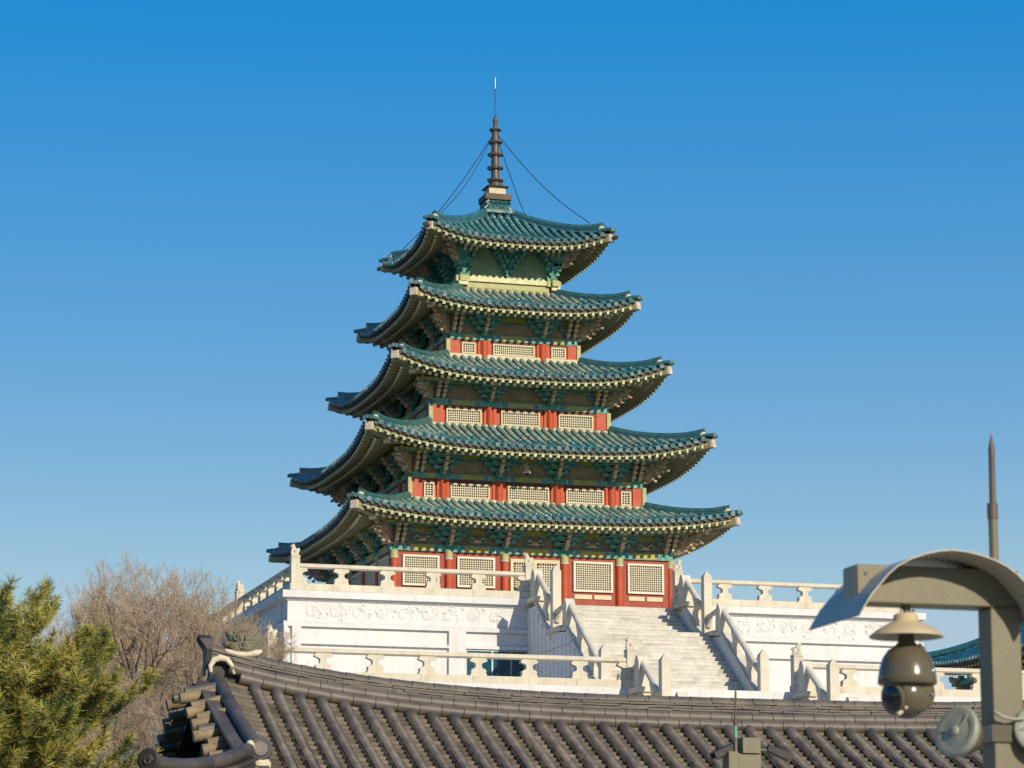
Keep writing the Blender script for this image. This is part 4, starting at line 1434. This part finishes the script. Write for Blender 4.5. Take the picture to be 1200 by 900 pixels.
# descending ridges along the gables
for sg in (-1, 1):
    for s2 in (-1, 1):
        c = MB()
        xr = RX + sg * (XG + .02)
        def dz_(t):     # t along y distance
            return 5.52 - .485 * t + .027 * t * t
        N_ = 12
        T = [.18 + (2.93 - .18) * q / N_ for q in range(N_ + 1)]
        top = [V((xr, RY + s2 * t, dz_(t) - .08)) for t in T]
        for q in range(N_):
            a, b_ = top[q], top[q + 1]
            c.tube([a, b_], [.088, .083], 'clay', 10, True)
            a2 = a + V((sg * .19, 0, -.05)); b2 = b_ + V((sg * .19, 0, -.05))
            c.bar(a2, b2 - (b2 - a2) * .02, .15, .05, 'clay')
            c.bar(a + V((sg * .02, 0, -.12)), b_ + V((sg * .02, 0, -.12)), .22, .16, 'clay_dark')
            c.bar(a + V((sg * .17, 0, -.17)), b_ + V((sg * .17, 0, -.17)), .10, .16, 'clay_dark')
            for l in range(2):
                c.bar(a + V((-sg * .10, 0, -.12 - .05 * l)), b_ + V((-sg * .10, 0, -.12 - .05 * l)), .10, .03, 'clay')
        dr_ = c.build('descending_ridge', fh, fix=False)
        c = MB()
        e = top[-1]
        c.lathe([(.135, 0), (.145, .02), (.135, .04)], (0, 0, 0), 'clay_dark', 18, Matrix.Translation(e + V((0, s2 * .02, .02))) @ Matrix.Rotation(s2 * -PI / 2 * .86, 4, 'X'))
        c.lathe([(.10, .035), (.105, .048), (.09, .05), (.085, .042)], (0, 0, 0), 'clay', 14, Matrix.Translation(e + V((0, s2 * .02, .02))) @ Matrix.Rotation(s2 * -PI / 2 * .86, 4, 'X'))
        c.build('end_disc', dr_)
        c = MB()
        c.sphere(e + V((0, 0, -.16)), (.14, .10, .10), 'plaster', 12)
        c.bx(e.x - .11, e.x + .11, e.y - .1 + (.0 if s2 > 0 else 0), e.y + .1, e.z - .33, e.z - .2, 'plaster')
        c.tube([e + V((-.09, s2 * .1, -.23)), e + V((.09, s2 * .1, -.23))], .055, 'clay', 10)
        c.build('end_plaster', dr_)
# gable end tiles, one under another down each edge
for sg in (-1, 1):
    for s2 in (-1, 1):
        for k in range(7):
            t = .42 + k * .37
            zt = rz_(RX + sg * XG, RY + t) + .03
            c = MB()
            rr = random.Random(k + 5 * sg)
            xa = RX + sg * (XG + .02); xb = RX + sg * (XG + .47 + rr.uniform(-.03, .03))
            dzz = -.10 + rr.uniform(-.02, .02)
            yy = RY + s2 * t
            c.tube([(xa, yy, zt), (xb, yy, zt + dzz)], [.066, .072], 'ochre_tile' if k % 3 else 'clay_ridge', 12, True, True, None, 'clay_dark')
            c.tube([(xa, yy + s2 * .05, zt - .07), (xb + sg * .07, yy + s2 * .05, zt + dzz - .08)], [.064, .075], 'ochre_tile', 12, True, True, None, 'clay_dark')
            c.build('gable_tile', fh)
# gable walls and corner ridges
for sg in (-1, 1):
    c = MB()
    xg = RX + sg * (XG - .05)
    zf_ = rz_(RX + sg * XG, RY + 3.2)
    c.prism([(RY - 3.15, zf_ - .1), (RY + 3.15, zf_ - .1), (RY, 5.3)], 'x', min(xg, xg - sg * .1), max(xg, xg - sg * .1), 'wood')
    for k in range(3):
        c.bx(min(xg, xg + sg * .22), max(xg, xg + sg * .22), RY - 2.5 + k * .8, RY - 1.9 + k * .8, zf_ + .05 + .25 * k, zf_ + .16 + .25 * k, 'wood')
    c.build('gable_wall', fh)
    for s2 in (-1, 1):
        c = MB()
        A = V((RX + sg * (XG + .20), RY + s2 * 3.16, 4.27)); Bp = V((RX + sg * (XG + 1.60), RY + s2 * 4.78, 4.02))
        N_ = 7
        pts = []
        for q in range(N_ + 1):
            t = q / N_
            p = A.lerp(Bp, t); p.z = 4.24 - .68 * t + .40 * t * t
            pts.append(p)
        up_ = V((0, 0, 1))
        for q in range(N_):
            a, b_ = pts[q], pts[q + 1]
            c.tube([a, b_], [.09, .085], 'clay', 10, True)
            c.bar(a + up_ * -.10, b_ + up_ * -.10, .26, .04, 'clay')
            c.bar(a + up_ * -.16, b_ + up_ * -.16, .20, .08, 'clay_dark')
            c.bar(a + up_ * -.22, b_ + up_ * -.22, .26, .05, 'ochre_tile')
            c.bar(a + up_ * -.32, b_ + up_ * -.32, .18, .2, 'clay_dark')
        cr = c.build('corner_ridge', fh, fix=False)
        c = MB()
        d = (pts[-1] - pts[-2]).normalized()
        q_ = d.to_track_quat('Z', 'Y').to_matrix().to_4x4()
        X = Matrix.Translation(pts[-1] + d * .01 + up_ * .02) @ q_
        c.lathe([(.125, 0), (.135, .02), (.135, .04), (.11, .045)], (0, 0, 0), 'clay_dark', 18, X)
        pp = [(.06 * (1 - .05 * q2) * math.cos(q2 * .7), .06 * (1 - .05 * q2) * math.sin(q2 * .7), .05) for q2 in range(14)]
        c.tube(pp, .014, 'clay', 6, X=X)
        c.build('end_disc', cr)
        c = MB()
        c.sphere(A + V((-sg * .02, 0, .0)), (.06, .06, .09), 'plaster', 10)
        c.build('plaster_cap', cr)
# walls, posts and eaves under the roof
c = MB()
c.bx(RX - 7.2, RX + 7.2, RY - 3.9, RY + 3.9, 0.4, 2.9, 'lime')
c.bx(RX - 7.6, RX + 7.6, RY - 4.3, RY + 4.3, 0, .4, 'step_stone')
c.build('wall', fh)
c = MB()
for j in range(-7, 8):
    c.bx(RX + j * 1.02 - .1, RX + j * 1.02 + .1, RY - 3.98, RY - 3.88, .4, 2.9, 'wood')
c.bx(RX - 7.3, RX + 7.3, RY - 4.0, RY - 3.87, 2.55, 2.85, 'wood')
j = RX - 8.2
while j < RX + 8.3:
    c.tube([(j, RY - 3.2, 3.25), (j, RY - 4.9, 2.66)], .06, 'wood', 8, True, True, None, 'ochre_tile'); j += .32
c.build('timber_frame', fh)

# ------------------------------------------------------------------ camera post in the right foreground
cp = tag(empty('camera_post', (-26.78, -103.13, 0)), 'khaki steel post with a curved hood and lightning spike at the right edge', 'camera post')
c = MB(); c.bx(-26.862, -26.705, -103.2, -103.058, 0, 3.36, 'khaki'); bevel(c.build('post', cp), .006)
c = MB(); c.bx(-27.544, -26.705, -103.2, -103.03, 3.362, 3.543, 'khaki'); ar = bevel(c.build('arm', cp), .006)
c = MB(); c.bx(-27.548, -27.543, -103.19, -103.04, 3.372, 3.533, 'khaki_dark')
for y_ in (-103.17, -103.06):
    c.tube([(-27.52, y_, 3.355), (-27.52, y_, 3.335)], .012, 'steel', 8)
c.build('end_cap', ar)
c = MB()
for (x_, z_) in ((-26.845, 3.39), (-26.72, 3.39), (-26.845, 3.51), (-26.72, 3.51), (-27.50, 3.50), (-27.50, 3.40)):
    c.tube([(x_, -103.2, z_), (x_, -103.206, z_)], .008, 'khaki_dark', 6)
c.tube([(-26.862, -103.203, 3.361), (-26.705, -103.203, 3.361)], .005, 'khaki_dark', 6)
c.build('bolts', ar)
HP = [(-27.722, 3.225), (-27.700, 3.262), (-27.660, 3.325), (-27.618, 3.371), (-27.575, 3.42), (-27.527, 3.461), (-27.46, 3.497), (-27.385, 3.524), (-27.31, 3.541), (-27.248, 3.547),
      (-27.18, 3.543), (-27.106, 3.530), (-27.03, 3.508), (-26.969, 3.480), (-26.92, 3.447), (-26.875, 3.405), (-26.83, 3.35), (-26.80, 3.30), (-26.78, 3.25)]
c = MB()
HP = [(a + .102, b + .034) for a, b in HP]
vs = []
th = .006
for (x_, z_) in HP:
    nx_, nz_ = (x_ + 27.15), (z_ - 3.03)
    l_ = math.hypot(nx_, nz_); nx_ /= l_; nz_ /= l_
    for y_ in (-103.41, -102.78):
        vs.append((x_, y_, z_ + .012)); vs.append((x_ + nx_ * th, y_, z_ + nz_ * th + .012))
fs = []
for q in range(len(HP) - 1):
    a = q * 4; b_ = a + 4
    fs += [(a, b_, b_ + 2, a + 2), (a + 1, a + 3, b_ + 3, b_ + 1), (a, a + 1, b_ + 1, b_), (a + 2, b_ + 2, b_ + 3, a + 3)]
fs += [(0, 2, 3, 1), (len(vs) - 4, len(vs) - 3, len(vs) - 1, len(vs) - 2)]
c.add(vs, fs, 'khaki_hood', True)
hd = c.build('hood', cp)
es = hd.modifiers.new("split", 'EDGE_SPLIT'); es.split_angle = R(50)
c = MB()
for (x_, z_) in ((-26.89, 3.521), (-26.74, 3.394)):
    c.sphere((x_, -103.3, z_ + .006), .009, 'steel', 8)
c.build('bolts', hd)
c = MB()
c.tube([(-26.800, -103.13, 3.54), (-26.800, -103.13, 3.86)], .0225, 'khaki', 14)
c.tube([(-26.800, -103.13, 3.80), (-26.800, -103.13, 3.875)], .0265, 'rodtip', 14)
c.tube([(-26.798, -103.13, 3.875), (-26.796, -103.13, 4.10), (-26.795, -103.13, 4.14), (-26.794, -103.13, 4.215)], [.016, .015, .0165, .003], 'rodtip', 12)
c.build('lightning_rod', cp)
c = MB()
c.bx(-26.88, -26.69, -103.215, -103.04, 2.72, 2.80, 'khaki_dark')
c.tube([(-26.87, -103.23, 2.86), (-26.84, -103.25, 2.835), (-26.79, -103.25, 2.825), (-26.72, -103.24, 2.83)], .008, 'horn', 8)
c.build('clamp', cp)

dc = tag(empty('dome_camera', (-27.265, -103.12, 3.36)), 'olive dome camera under a beige rain shade hanging from the hooded post', 'camera')
ox, oy = -27.265, -103.12
c = MB()
c.tube([(ox, oy, 3.37), (ox, oy, 3.31)], .024, 'khaki', 12)
c.tube([(ox + .035, oy - .01, 3.345), (ox + .035, oy - .01, 3.29)], .008, 'beige', 8)
c.tube([(ox - .03, oy - .02, 3.34), (ox - .03, oy - .02, 3.29)], .008, 'steel', 8)
c.build('stem', dc)
c = MB()
c.lathe([(.045, 3.325), (.058, 3.318), (.060, 3.290), (.085, 3.278), (.135, 3.250), (.172, 3.222), (.178, 3.212), (.172, 3.212), (.13, 3.236), (.05, 3.26)], (ox, oy, 0), 'beige', 32)
c.build('rain_shade', dc)
c = MB()
c.lathe([(.038, 3.235), (.040, 3.19), (.055, 3.172), (.09, 3.150), (.115, 3.115), (.130, 3.070), (.138, 3.03), (.141, 2.995), (.134, 2.985), (.10, 2.98)], (ox, oy, 0), 'khaki_dark', 32)
c.sphere((ox + .085, oy - .105, 3.045), .012, 'steel', 8)
c.tube([(ox + .06, oy + .0, 3.18), (ox + .085, oy - .01, 3.155), (ox + .075, oy, 3.135)], .012, 'steel', 8)
hs_ = c.build('housing', dc)
c = MB()
c.sphere((ox - .008, oy, 2.935), (.110, .110, .112), 'khaki_dark', 24)
c.lathe([(.092, -.05), (.094, .0), (.088, .012), (.06, .02), (.02, .022)], (0, 0, 0), 'khaki_dark', 28, Matrix.Translation((ox + .022, oy - .070, 2.945)) @ Matrix.Rotation(.18, 4, 'Z') @ Matrix.Rotation(PI / 2, 4, 'X'))
for dx, dz in ((-.01, .065), (.055, .065), (.065, -.01), (-.02, -.01)):
    c.sphere((ox + .02 + dx, oy - .088, 2.945 + dz), .006, 'steel', 8)
c.build('camera_ball', dc)
c = MB()
X = Matrix.Translation((ox - .008, oy, 2.93)) @ Matrix.Rotation(-1.22, 4, 'Z') @ Matrix.Rotation(PI / 2 + .15, 4, 'X')
arc = lambda a0, a1, r_, n_=6: [(r_ * math.sin(a0 + (a1 - a0) * q / n_), r_ * math.cos(a0 + (a1 - a0) * q / n_)) for q in range(n_ + 1)]
c.lathe(arc(.02, .66, .1145), (0, 0, 0), 'lens', 28, X)
c.lathe(arc(.62, .74, .119, 3), (0, 0, 0), 'khaki', 28, X)
c.lathe(arc(.02, .20, .118, 3), (0, 0, 0), 'black', 20, X)
X2 = Matrix.Translation((ox - .008, oy, 2.93)) @ Matrix.Rotation(-1.62, 4, 'Z') @ Matrix.Rotation(PI / 2 + .05, 4, 'X')
c.lathe(arc(.02, .17, .121, 3), (0, 0, 0), 'lens_reflection', 16, X2)  # small red-brown patch standing in for a reflection on the lens
c.tube([(ox - .07, oy - .085, 2.85), (ox - .10, oy - .10, 2.835)], .010, 'beige', 8)
c.sphere((ox - .055, oy - .10, 2.868), .010, 'beige', 8)
c.build('lens_window', dc)

def horn(label, x_, y_, z_, az):
    o = tag(empty('horn_speaker', (x_, y_, z_)), label, 'speaker', 'round speakers on the camera post')
    X = Matrix.Translation((x_, y_, z_)) @ Matrix.Rotation(az, 4, 'Z') @ Matrix.Rotation(PI / 2 - .28, 4, 'X')
    c = MB()
    c.lathe([(.10, -.035), (.120, .0), (.126, .02), (.124, .034), (.116, .040), (.085, .03), (.07, .032), (.035, .036)], (0, 0, 0), 'horn', 32, X)
    c.lathe([(.024, .03), (.026, .042), (.020, .048), (.008, .05)], (0, 0, 0), 'horn', 18, X)
    for a in (.6, 2.9):
        c.tube([X @ V((r_ * math.cos(a + r_ * 3), r_ * math.sin(a + r_ * 3), .036)) for r_ in (.03, .05, .07, .09, .11)], [.003, .004, .005, .005, .003], 'horn', 6)
    c.build('face', o)
    c = MB()
    c.lathe([(.118, .0), (.112, -.03), (.085, -.075), (.06, -.11), (.045, -.115)], (0, 0, 0), 'khaki_dark', 28, X)
    c.bx(-.02, .02, -.03, .03, -.13, -.10, 'black', X)
    c.build('body', o)
    return o
horn('round grey-green speaker on the left side of the hooded post', -27.035, -103.19, 2.757, -1.12)
horn('round grey-green speaker cut by the right edge of the photo', -26.645, -103.24, 2.772, -.35)

# ------------------------------------------------------------------ second, smaller camera post before the clay roof
p2 = tag(empty('camera_post', (-21.6, -86, 0)), 'small khaki post head with a thin spike standing before the clay roof', 'camera post')
c = MB()
c.bx(-21.64, -21.56, -86.0, -85.92, 0, 3.6, 'khaki')
c.build('post', p2)
c = MB()
c.bx(-21.74, -21.46, -86.03, -85.80, 3.45, 4.02, 'khaki')
c.bx(-21.84, -21.725, -86.05, -85.85, 3.5, 4.04, 'khaki')
bevel(c.build('junction_box', p2), .008)
c = MB()
c.bx(-21.68, -21.475, -86.06, -85.85, 4.022, 4.19, 'khaki')
for dx, dz in ((-.03, .03), (.03, .03), (-.04, -.04), (.04, -.04)):
    c.sphere((-21.57 + dx, -86.065, 4.10 + dz), .007, 'steel', 6)
bevel(c.build('camera_mount_box', p2), .008)
c = MB()
c.tube([(-21.74, -86, 4.03), (-21.74, -86, 4.36)], .018, 'khaki', 12)
c.tube([(-21.74, -86, 4.19), (-21.74, -86, 4.31)], .0195, 'patina', 12)
c.tube([(-21.74, -86, 4.33), (-21.74, -86, 4.38)], .023, 'rodtip', 12)
c.tube([(-21.74, -86, 4.38), (-21.735, -86, 4.60), (-21.733, -86, 4.66), (-21.73, -86, 4.78)], [.013, .011, .012, .002], 'rodtip', 10)
c.build('lightning_rod', p2)
def bullet(label, x_, y_, z_, az, mount):
    o = tag(empty('bullet_camera', (x_, y_, z_)), label, 'camera', 'bullet cameras on the small post')
    X = Matrix.Translation((x_, y_, z_)) @ Matrix.Rotation(az, 4, 'Z') @ Matrix.Rotation(.42, 4, 'Y')
    c = MB()
    c.tube([(-.13, 0, 0), (.10, 0, 0)], .042, 'khaki', 12, X=X)
    c.build('body', o)
    c = MB()
    c.bx(-.15, .14, -.055, .055, .040, .052, 'shield', X); c.bx(-.15, .14, -.055, -.045, -.02, .04, 'shield', X); c.bx(-.15, .14, .045, .055, -.02, .04, 'shield', X)
    c.build('sunshield', o)
    c = MB()
    c.tube([(.10, 0, 0), (.106, 0, 0)], .038, 'lens', 12, X=X)
    c.build('lens', o)
    c = MB()
    c.tube([mount, (x_ - (x_ - mount[0]) * .25, y_, z_ + .03)], .014, 'khaki', 8)
    c.build('bracket_arm', o)
bullet('grey bullet camera pointing right from the small khaki post', -21.24, -86.0, 4.02, -.15, (-21.48, -86, 4.07))
bullet('dark bullet camera pointing left behind the small spike', -21.86, -85.95, 4.03, PI + .2, (-21.72, -85.95, 4.06))

# ------------------------------------------------------------------ trees
def grow(seed, height, spread, levels, r0, base_fork=.25, trunks=1, dens=1.0, upw=.34, tipr=.0042):
    rr = random.Random(seed)
    wood, twig = MB(), MB()
    cnt = [0]
    def branch(p, d, L, r, lv):
        n = 5 if lv < 2 else (4 if lv < 4 else 3)
        pts = [p.copy()]; rs = [r]
        dd = d.copy()
        wob = (.15, .16, .14, .10, .08, .07)[min(lv, 5)]
        for k in range(n):
            dd = (dd + V((rr.gauss(0, wob), rr.gauss(0, wob), rr.gauss(0, wob * .6) + upw * .28))).normalized()
            pts.append(pts[-1] + dd * (L / n)); rs.append(max(tipr * .7, r * (1 - .62 * (k + 1) / n)))
        (wood if lv < 3 else twig).tube(pts, rs, 'bark' if lv < 3 else 'twig', 6 if lv < 2 else (4 if lv < 3 else 3), False, True)
        cnt[0] += 1
        if lv >= levels: return
        nc = [5, 6, 6, 5, 5, 3][min(lv, 5)]
        nc = max(2, int(round(nc * dens + rr.uniform(-.6, .6))))
        for k in range(nc):
            t = (base_fork if lv == 0 else .22) + (1 - (base_fork if lv == 0 else .22)) * (k + rr.random()) / nc
            t = min(t, .99)
            f = t * n; i_ = min(int(f), n - 1)
            q = pts[i_].lerp(pts[i_ + 1], f - i_)
            ax = (pts[i_ + 1] - pts[i_]).normalized()
            o = ax.orthogonal().normalized()
            o = Matrix.Rotation(rr.uniform(0, 2 * PI), 3, ax) @ o
            ang = R(rr.uniform(26, 55)) * spread
            nd = (ax * math.cos(ang) + o * math.sin(ang)).normalized()
            if nd.z < -.1: nd.z *= .3; nd.normalize()
            branch(q, nd, L * rr.uniform(.50, .72) * (1.15 - .4 * t if lv == 0 else 1), max(tipr, rs[i_] * rr.uniform(.5, .68)), lv + 1)
    for k in range(trunks):
        a = rr.uniform(0, 2 * PI)
        d = V((math.cos(a) * .22 * (trunks > 1), math.sin(a) * .22 * (trunks > 1), 1)).normalized()
        branch(V((0, 0, 0)) + V((math.cos(a), math.sin(a), 0)) * .12 * (trunks > 1), d, height * .55, r0, 0)
    return wood, twig
def tree_meshes(*a, **k):
    w_, t_ = grow(*a, **k)
    mw, mt = w_.mesh('limbs', fix=False), t_.mesh('twigs', fix=False)
    zs = sorted(v.co.z for v in mt.vertices)
    rs = sorted(math.hypot(v.co.x, v.co.y) for v in mt.vertices)
    return mw, mt, zs[int(len(zs) * .992)], rs[int(len(rs) * .93)]
TA = tree_meshes(21, 4.2, .95, 5, .055, .12, 3, .80)
TB = tree_meshes(5, 4.2, 1.0, 5, .05, .10, 4, .84)
CAM = co.location
def at(px, depth):
    yaw = .2827
    lat = (px - 600) / 3480.3 * depth
    return V((CAM.x + depth * math.sin(yaw) * math.cos(.1991) + lat * math.cos(yaw), CAM.y + depth * math.cos(yaw) * math.cos(.1991) - lat * math.sin(yaw), 0))
def top_z(py, depth):
    a = .1991 + math.atan((450 - py) / 3480.3)
    return 1.6 + depth * math.tan(a)
def bare(label, px, depth, py, hpx, wpx, T, rz):
    """crown hpx tall and wpx to each side as seen, on a bare stem"""
    p = at(px, depth)
    o = tag(empty('bare_tree', p, rz), label, 'tree', 'leafless trees left of the terrace')
    o['_o'] = (0, 0, 0)
    zt = top_z(py, depth)
    h = hpx / 3480.3 * depth; r = wpx / 3480.3 * depth
    sz, sx = h / T[2], r / T[3]
    c = MB()
    z0 = zt - h
    c.tube([(.05, 0, 0), (-.04, .05, z0 * .4), (.03, -.03, z0 * .75), (0, 0, z0 + .25)], [.12, .095, .08, .05], 'bark', 9)
    q = bpy.data.objects.new('trunk', c.mesh('trunk')); COL.objects.link(q); q.parent = o
    for nm, me in (('limbs', T[0]), ('twigs', T[1])):
        inst(nm, me, o, (0, 0, z0), 0, (sx, sx, sz), False)
    return o
bare('tallest bare tree with dark forked trunk right beside the pine', 182, 60, 672, 200, 80, TA, .4)
bare('bare tree with a fan of tan twigs partly behind the pine', 122, 64, 682, 190, 62, TB, 2.0)
bare('bare tree whose fine crown rises between the forked tree and the terrace corner', 228, 66, 684, 185, 56, TA, 3.6)
bare('dense low bare tree in front of the shaded terrace side, behind the dragon ornament', 282, 76, 722, 120, 52, TB, 4.4)
bare('short bare tree before the terrace corner, right of the dragon ornament', 326, 82, 748, 70, 30, TA, 5.3)
bare('slim bare tree behind the gap between the pine and the forked tree', 152, 84, 676, 210, 75, TB, .9)
bare('low brushy bare tree just above the corner ridge of the clay roof', 196, 70, 742, 190, 70, TB, 5.0)
bare('low brushy bare tree in the gap under the pine branches', 128, 72, 756, 200, 75, TA, 2.8)
bare('low tangle of bare twigs under the corner ridge of the clay roof', 178, 55, 800, 170, 62, TA, 1.2)
bare('low tangle of bare twigs below the pine, farthest left of the leafless trees', 100, 58, 806, 170, 70, TB, 3.9)
bare('bare tree at the foot of the terrace, left of the dragon ornament', 246, 88, 708, 150, 60, TA, 1.9)

# pine
def pine():
    root = tag(empty('pine_tree', at(-86, 34)), 'bushy green pine with long needles at the left edge', 'tree')
    o0 = V(root['_o'])
    rr = random.Random(99)
    wood, nd, nd2 = MB(), MB(), MB()
    H = 4.75
    tr = [V((.12 * math.sin(k), .1 * math.cos(k * 1.3), H * k / 10)) for k in range(11)]
    wood.tube(tr, [.2 * (1 - k / 10.6) + .012 for k in range(11)], 'pine_bark', 9)
    tufts = []
    def shoot(p, d, L, r, lv):
        n = 4
        pts = [p]; dd = d.copy()
        for k in range(n):
            dd = (dd + V((rr.gauss(0, .13), rr.gauss(0, .13), rr.gauss(0, .08) + (.10 if lv else .035)))).normalized()
            pts.append(pts[-1] + dd * L / n)
        wood.tube(pts, [max(.006, r * (1 - .7 * k / n)) for k in range(n + 1)], 'pine_bark', 5 if lv == 0 else 3, False)
        if lv == 0 and L < .5: lv = 1
        if lv >= 2:
            tufts.append((pts[-1], dd))
            tufts.append((pts[2], dd))
            return
        nc = max(3, int(L / .15)) if lv == 0 else max(2, int(L / .13))
        for k in range(nc):
            t = .22 + .78 * (k + rr.random() * .6) / nc
            f = min(t, .99) * n; i_ = int(f)
            q = pts[i_].lerp(pts[i_ + 1], f - i_)
            ax = (pts[i_ + 1] - pts[i_]).normalized()
            sd = ax.cross(V((0, 0, 1))).normalized()
            s = 1 if k % 2 else -1
            nd_ = (ax * .75 + sd * s * rr.uniform(.3, .9) + V((0, 0, rr.uniform(.0, .6)))).normalized()
            shoot(q, nd_, L * rr.uniform(.28, .44) if lv == 0 else rr.uniform(.14, .26), r * .45, lv + 1)
        tufts.append((pts[-1], dd))
    z = 1.2
    while z < H - .1:
        t = z / H
        rad = 2.55 * math.sqrt(max(.02, 1 - ((z - 2.75) / 2.42) ** 2))
        n = 8 if t < .85 else 5
        a0 = rr.uniform(0, 6)
        for k in range(n):
            a = a0 + 2 * PI * k / n + rr.uniform(-.25, .25)
            i_ = min(int(z / H * 10), 9)
            p = tr[i_].lerp(tr[i_ + 1], z / H * 10 - i_)
            el = .03 + .50 * t ** 2
            rad_ = rad * (.84 if (math.cos(a) > .1 and z < 3.4 and math.sin(a) < .75) else 1)
            shoot(p, V((math.cos(a) * math.cos(el), math.sin(a) * math.cos(el), math.sin(el))), rad_ * rr.uniform(.84, 1.02) / math.cos(el) ** .5, .045 * (1.2 - t), 0)
        z += .30 - .06 * t
    tufts.append((tr[-1], V((0, 0, 1))))
    for (p, d) in tufts:
        mb = nd if rr.random() < .78 else nd2
        m_ = 'needle' if mb is nd else 'needle_dark'
        vs, fs = [], []
        ln = rr.uniform(.085, .125)
        for k in range(60):
            s = p - d * rr.uniform(0, .13)
            a = rr.uniform(0, 2 * PI)
            o = d.orthogonal().normalized()
            o = Matrix.Rotation(a, 3, d) @ o
            q = (d * rr.uniform(.1, 1.1) + o * rr.uniform(.5, 1.1) + V((0, 0, .15))).normalized()
            sd = q.cross(V((rr.gauss(0, 1), rr.gauss(0, 1), rr.gauss(0, 1)))).normalized() * .0038
            l = ln * rr.uniform(.7, 1.15)
            b0 = len(vs)
            vs += [s - sd, s + sd, s + q * l + V((0, 0, -.008)) + sd * .6, s + q * l + V((0, 0, -.008)) - sd * .6]
            fs.append((b0, b0 + 1, b0 + 2, b0 + 3))
        mb.add(vs, fs, m_)
    for nm, mb in (('trunk', wood), ('needles', nd), ('older_needles', nd2)):
        ob = bpy.data.objects.new(nm, mb.mesh(nm, fix=False)); COL.objects.link(ob); ob.parent = root
    print('tufts', len(tufts))
pine()

for o in bpy.data.objects:
    if '_o' in o: del o['_o']
